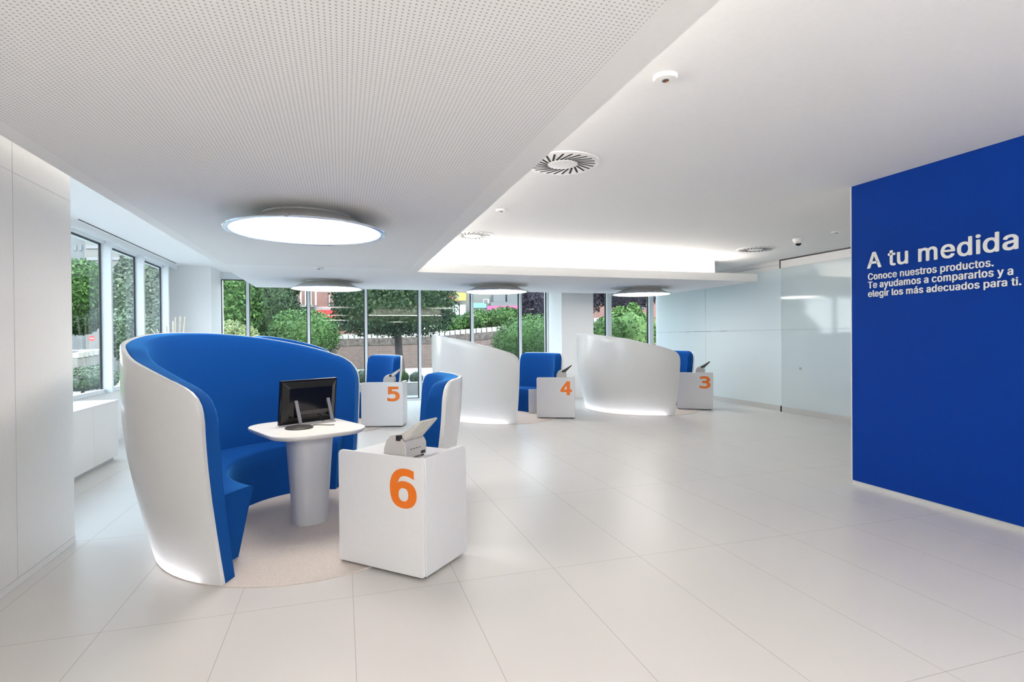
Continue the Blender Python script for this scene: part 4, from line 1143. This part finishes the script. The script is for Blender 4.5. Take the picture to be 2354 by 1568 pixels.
plant('purple_tree', 'dark purple-leaved tree above the domed bush', 'tree', [blob(1248, 690, 24, 55, 62), blob(1330, 660, 25, 80, 60), blob(1440, 665, 25, 90, 45)], 3600, 0.14, 'leaf_purple', (dp(1300, 760, 24).x, dp(1300, 760, 24).y, 0.16, 2.0, 0.0))
plant('spiky_shrub', 'light green upright shrub in the rightmost window', 'bush', [blob(1440, 770, 16.3, 62, 62), blob(1400, 778, 16, 46, 50), blob(1470, 765, 16.6, 40, 48), blob(1425, 735, 16.3, 22, 30), blob(1455, 728, 16.4, 20, 30)], 4200, 0.085, 'leaf_bright')
for i, (u, v, d, lab) in enumerate(((925, 868, 15.0, 'small clipped green ball bush below the tree trunk'), (957, 870, 15.0, 'small clipped ball bush right of the tree trunk'), (832, 866, 15.2, 'small clipped ball bush left of the tree trunk'))):
    plant('ball_bush', lab, 'bush', [blob(u, v, d, 14.5, 14.5)], 900, 0.028, 'leaf_mid' if i == 0 else 'leaf_grey', group='clipped ball bushes along the kerb')

def facade_box(name, mname, p0, p1, z0, z1, depth, parent):
    """upright slab from ground point p0 to p1, depth metres away from the viewer"""
    a, c = Vector((p0.x, p0.y, 0)), Vector((p1.x, p1.y, 0))
    d = (c - a).normalized()
    n = Vector((-d.y, d.x, 0)) * depth
    q = [(a.x, a.y), (c.x, c.y), (c.x + n.x, c.y + n.y), (a.x + n.x, a.y + n.y)]
    return MB().prism(q, lambda p: (p[0], p[1], z0), lambda p: (p[0], p[1], z1)).build(name, mname, parent)
def zof(v, d):
    return dp(W / 2, v, d).z
# red-brown house with balcony rails and a red awning
hb = thing('house', 'red-brown house with white balcony rails and red awning behind the trees', 'building', (0, 0, 0))
D = 42
facade_box('wall', 'facade_red', dp(630, 760, D + 1), dp(880, 760, D + 1), -0.3, 9.0, 5, hb)
for k in range(7):
    u = 655 + 11.5 * k
    facade_box('balcony_post', 'coping', dp(u, 700, D), dp(u + 3.2, 700, D), zof(698, D), zof(655, D), 0.1, hb)
facade_box('balcony_floor', 'facade_pale', dp(640, 700, D), dp(720, 700, D), zof(702, D), zof(697, D), 1.0, hb)
facade_box('lintel', 'shade_band', dp(640, 700, D + 0.4), dp(800, 700, D + 0.4), zof(709, D), zof(703, D), 0.6, hb)
facade_box('awning', 'sign_red', dp(710, 700, D), dp(800, 700, D), zof(728, D), zof(709, D), 0.9, hb)
facade_box('shopfront', 'window_pale', dp(740, 700, D + 0.6), dp(800, 700, D + 0.6), zof(745, D), zof(729, D), 0.4, hb)
f_ = facade_box('window', 'coping', dp(756, 700, D + 0.8), dp(780, 700, D + 0.8), zof(698, D), zof(660, D), 0.2, hb)
facade_box('pane', 'facade_red', dp(759, 700, D + 0.7), dp(777, 700, D + 0.7), zof(694, D), zof(660, D), 0.1, f_)
# shops on the right
sh = thing('shop_row', 'pale shop row with yellow, teal and pink signs beyond the hedge', 'building', (0, 0, 0))
D = 46
facade_box('wall', 'facade_pale', dp(1000, 760, D + 1), dp(1320, 760, D + 1), -0.3, 8.0, 5, sh)
sg = facade_box('sign', 'sign_yellow', dp(1024, 700, D), dp(1071, 700, D), zof(690, D), zof(672, D), 0.3, sh)
sg['label'] = 'yellow sign'
facade_box('sign_text', 'sign_red', dp(1027, 700, D - 0.1), dp(1043, 700, D - 0.1), zof(684, D), zof(680, D), 0.05, sg)
facade_box('sign_text', 'facade_grey', dp(1027, 700, D - 0.1), dp(1045, 700, D - 0.1), zof(688, D), zof(686.5, D), 0.05, sg)
facade_box('sign_mark', 'shade_band', dp(1050, 700, D - 0.1), dp(1054, 700, D - 0.1), zof(688, D), zof(676, D), 0.05, sg)
facade_box('sign_mark', 'shade_band', dp(1048, 700, D - 0.1), dp(1051, 700, D - 0.1), zof(681, D), zof(678, D), 0.05, sg)
for u0, u1 in ((1032, 1044), (1046, 1055), (1057, 1070)):
    facade_box('shop_window', 'window_pale', dp(u0, 700, D + 0.4), dp(u1, 700, D + 0.4), zof(742, D), zof(699, D), 0.6, sh)
facade_box('sign', 'sign_teal', dp(1084, 700, D), dp(1118, 700, D), zof(707, D), zof(696, D), 0.3, sh)
facade_box('sign', 'sign_pink', dp(1120, 700, D), dp(1200, 700, D), zof(712, D), zof(703, D), 0.3, sh)
facade_box('canopy', 'shade_band', dp(1084, 700, D + 0.2), dp(1200, 700, D + 0.2), zof(716, D), zof(708, D), 0.8, sh)
ac = facade_box('air_conditioner', 'coping', dp(1111, 700, D), dp(1124, 700, D), zof(697, D), zof(687, D), 0.4, sh)
facade_box('fan_grille', 'facade_grey', dp(1113, 700, D - 0.05), dp(1121, 700, D - 0.05), zof(696, D), zof(688.5, D), 0.05, ac)
for u0, u1 in ((1134, 1162), (1166, 1190)):
    facade_box('window', 'facade_grey', dp(u0, 700, D + 0.6), dp(u1, 700, D + 0.6), zof(693, D), zof(672, D), 0.4, sh)
facade_box('awning', 'facade_grey', dp(1128, 700, D + 0.1), dp(1190, 700, D + 0.1), zof(703, D), zof(694, D), 0.8, sh)
b3 = thing('house', 'dark red brick house behind the light green shrub', 'building', (0, 0, 0))
facade_box('wall', 'facade_red', dp(1330, 760, 44), dp(1620, 760, 44), -0.3, 9.0, 5, b3)
facade_box('window', 'glass_dark', dp(1470, 700, 43.8), dp(1482, 700, 43.8), zof(712, 44), zof(690, 44), 0.2, b3)
facade_box('window', 'glass_dark', dp(1436, 700, 43.8), dp(1448, 700, 43.8), zof(692, 44), zof(672, 44), 0.2, b3)

bo = thing('house', 'unseen grey house added behind the viewer to block low sky', 'building', (0, 0, 0))
MB().box(-40, 40, -40, -34, -0.3, 9.5).build('wall', 'facade_grey', bo)  # added out of view to keep low sky out of the window reflections
# street seen through the left windows
ab = thing('apartment_block', 'pale apartment tower with long banded balconies outside the left windows', 'building', (0, 0, 0))
D = 70
facade_box('tower', 'facade_grey', dp(60, 700, D + 2), dp(205, 700, D + 2), -1.2, 30, 8, ab)
facade_box('wall', 'facade_pale', dp(196, 700, D), dp(330, 700, D), -1, 30, 8, ab)
for k in range(9):
    v = 500 + 27 * k
    facade_box('balcony_band', 'shade_band', dp(199, 700, D - 0.15), dp(330, 700, D - 0.15), zof(v + 10, D), zof(v + 3, D), 0.3, ab)
for u in (172, 184):
    for v in (550, 590, 625):
        facade_box('window', 'glass_dark', dp(u, 700, D + 1.9), dp(u + 5, 700, D + 1.9), zof(v + 12, D), zof(v, D), 0.2, ab)
plant('street_tree', 'fresh green street tree seen in the first left window', 'tree', [blob(180, 660, 30, 52, 62), blob(205, 640, 30, 30, 38)], 3800, 0.16, 'leaf_mid', (dp(150, 760, 30).x, dp(150, 760, 30).y, 0.15, 2.6, 0.0))
plant('street_tree', 'low dark street tree under the green one', 'tree', [blob(183, 735, 40, 40, 34)], 2000, 0.2, 'leaf_dark', (dp(155, 790, 40).x, dp(155, 790, 40).y, 0.15, 1.6, 0.0))
plant('hazy_tree', 'large greyish green tree seen in the second left window', 'tree', [blob(300, 690, 24, 48, 90), blob(318, 600, 24, 34, 60), blob(300, 770, 23, 45, 60)], 4200, 0.16, 'leaf_grey', (dp(300, 820, 24).x, dp(300, 820, 24).y, 0.2, 0.6, 0.0))
plant('hazy_tree', 'tall soft green tree seen in the third left window', 'tree', [blob(362, 660, 20, 48, 110), blob(365, 760, 20, 45, 70)], 4200, 0.14, 'leaf_grey', (dp(362, 820, 20).x, dp(362, 820, 20).y, 0.18, 0.6, 0.0))
plant('street_tree', 'small dark tree left of the big greyish tree', 'tree', [blob(263, 735, 32, 18, 70)], 1600, 0.16, 'leaf_dark', (dp(263, 800, 32).x, dp(263, 800, 32).y, 0.1, 1.0, 0.0))
struct(MB().box(-90, -14, 58, 110, -1.4, -1.08).build('street', 'concrete'))
lw = thing('boundary_wall', 'low stone wall with pale coping by the left street', 'wall', (0, 0, 0))
P = [dp(178, 812, 26), dp(215, 806, 27), dp(262, 802, 28), dp(330, 800, 29)]
wall_run([(p.x, p.y, p.z) for p in P], lw, 'concrete')
plant('shrub', 'grey-green shrub below the low stone wall', 'bush', [blob(225, 862, 17, 30, 22), blob(195, 858, 18, 30, 14), blob(245, 870, 15, 22, 24)], 2600, 0.07, 'leaf_grey', (dp(225, 862, 17).x, dp(225, 862, 17).y, 0.05, 0.4, 0.0))
plant('shrub', 'dark bluish ground shrub outside the first left window', 'bush', [blob(190, 885, 13, 32, 12, 0.6)], 1600, 0.06, 'leaf_dark', (dp(190, 885, 13).x, dp(190, 885, 13).y, 0.04, 0.3, 0.0))
ca = thing('parked_car', 'white and red van parked on the left street', 'car', tuple(dp(186, 812, 66).xy) + (-1.08,), R(24))
body = [(-2.2, 0.30), (-2.2, 0.82), (-1.75, 0.95), (-1.2, 1.44), (1.7, 1.52), (2.15, 1.0), (2.2, 0.30)]
MB().prism(body, lambda p: (p[0], -0.85, p[1]), lambda p: (p[0], 0.85, p[1])).build('body', 'car_white', ca, bevel=0.06)
MB().box(-2.22, 2.22, -0.87, 0.87, 0.34, 0.72).build('lower_panel', 'car_red', ca, bevel=0.03)
for x0, x1 in ((-1.25, -0.25), (-0.1, 0.9), (1.0, 1.8)):
    MB().box(x0, x1, -0.865, 0.865, 0.95, 1.34).build('window', 'glass_dark', ca)
for x in (-1.35, 1.35):
    for y in (-0.78, 0.78):
        w_ = MB()
        w_.add([(x + 0.33 * math.cos(2 * PI * k / 20), y + s * 0.1, 0.33 + 0.33 * math.sin(2 * PI * k / 20)) for s in (-1, 1) for k in range(20)],
               [(k, (k + 1) % 20, 20 + (k + 1) % 20, 20 + k) for k in range(20)] + [tuple(range(20))[::-1], tuple(range(20, 40))])
        w_.build('wheel', 'rubber', ca)
p = dp(211, 778, 61)
rs = thing('road_sign', 'round red road sign on a pole beside the van', 'sign', (p.x, p.y, -1.08), R(20))
zc = p.z + 1.08
MB().tube([(0, 0.05, 0), (0, 0.05, zc + 0.1)], 0.04, 8).build('pole', 'facade_grey', rs)
w_ = MB()
w_.add([(0.30 * math.cos(2 * PI * k / 24), s * 0.015, zc + 0.30 * math.sin(2 * PI * k / 24)) for s in (-1, 1) for k in range(24)],
       [(k, (k + 1) % 24, 24 + (k + 1) % 24, 24 + k) for k in range(24)] + [tuple(range(24))[::-1], tuple(range(24, 48))])
w_.build('sign_disc', 'sign_red', rs)
MB().box(-0.2, 0.2, -0.02, -0.014, zc - 0.05, zc + 0.05).build('sign_bar', 'coping', rs)
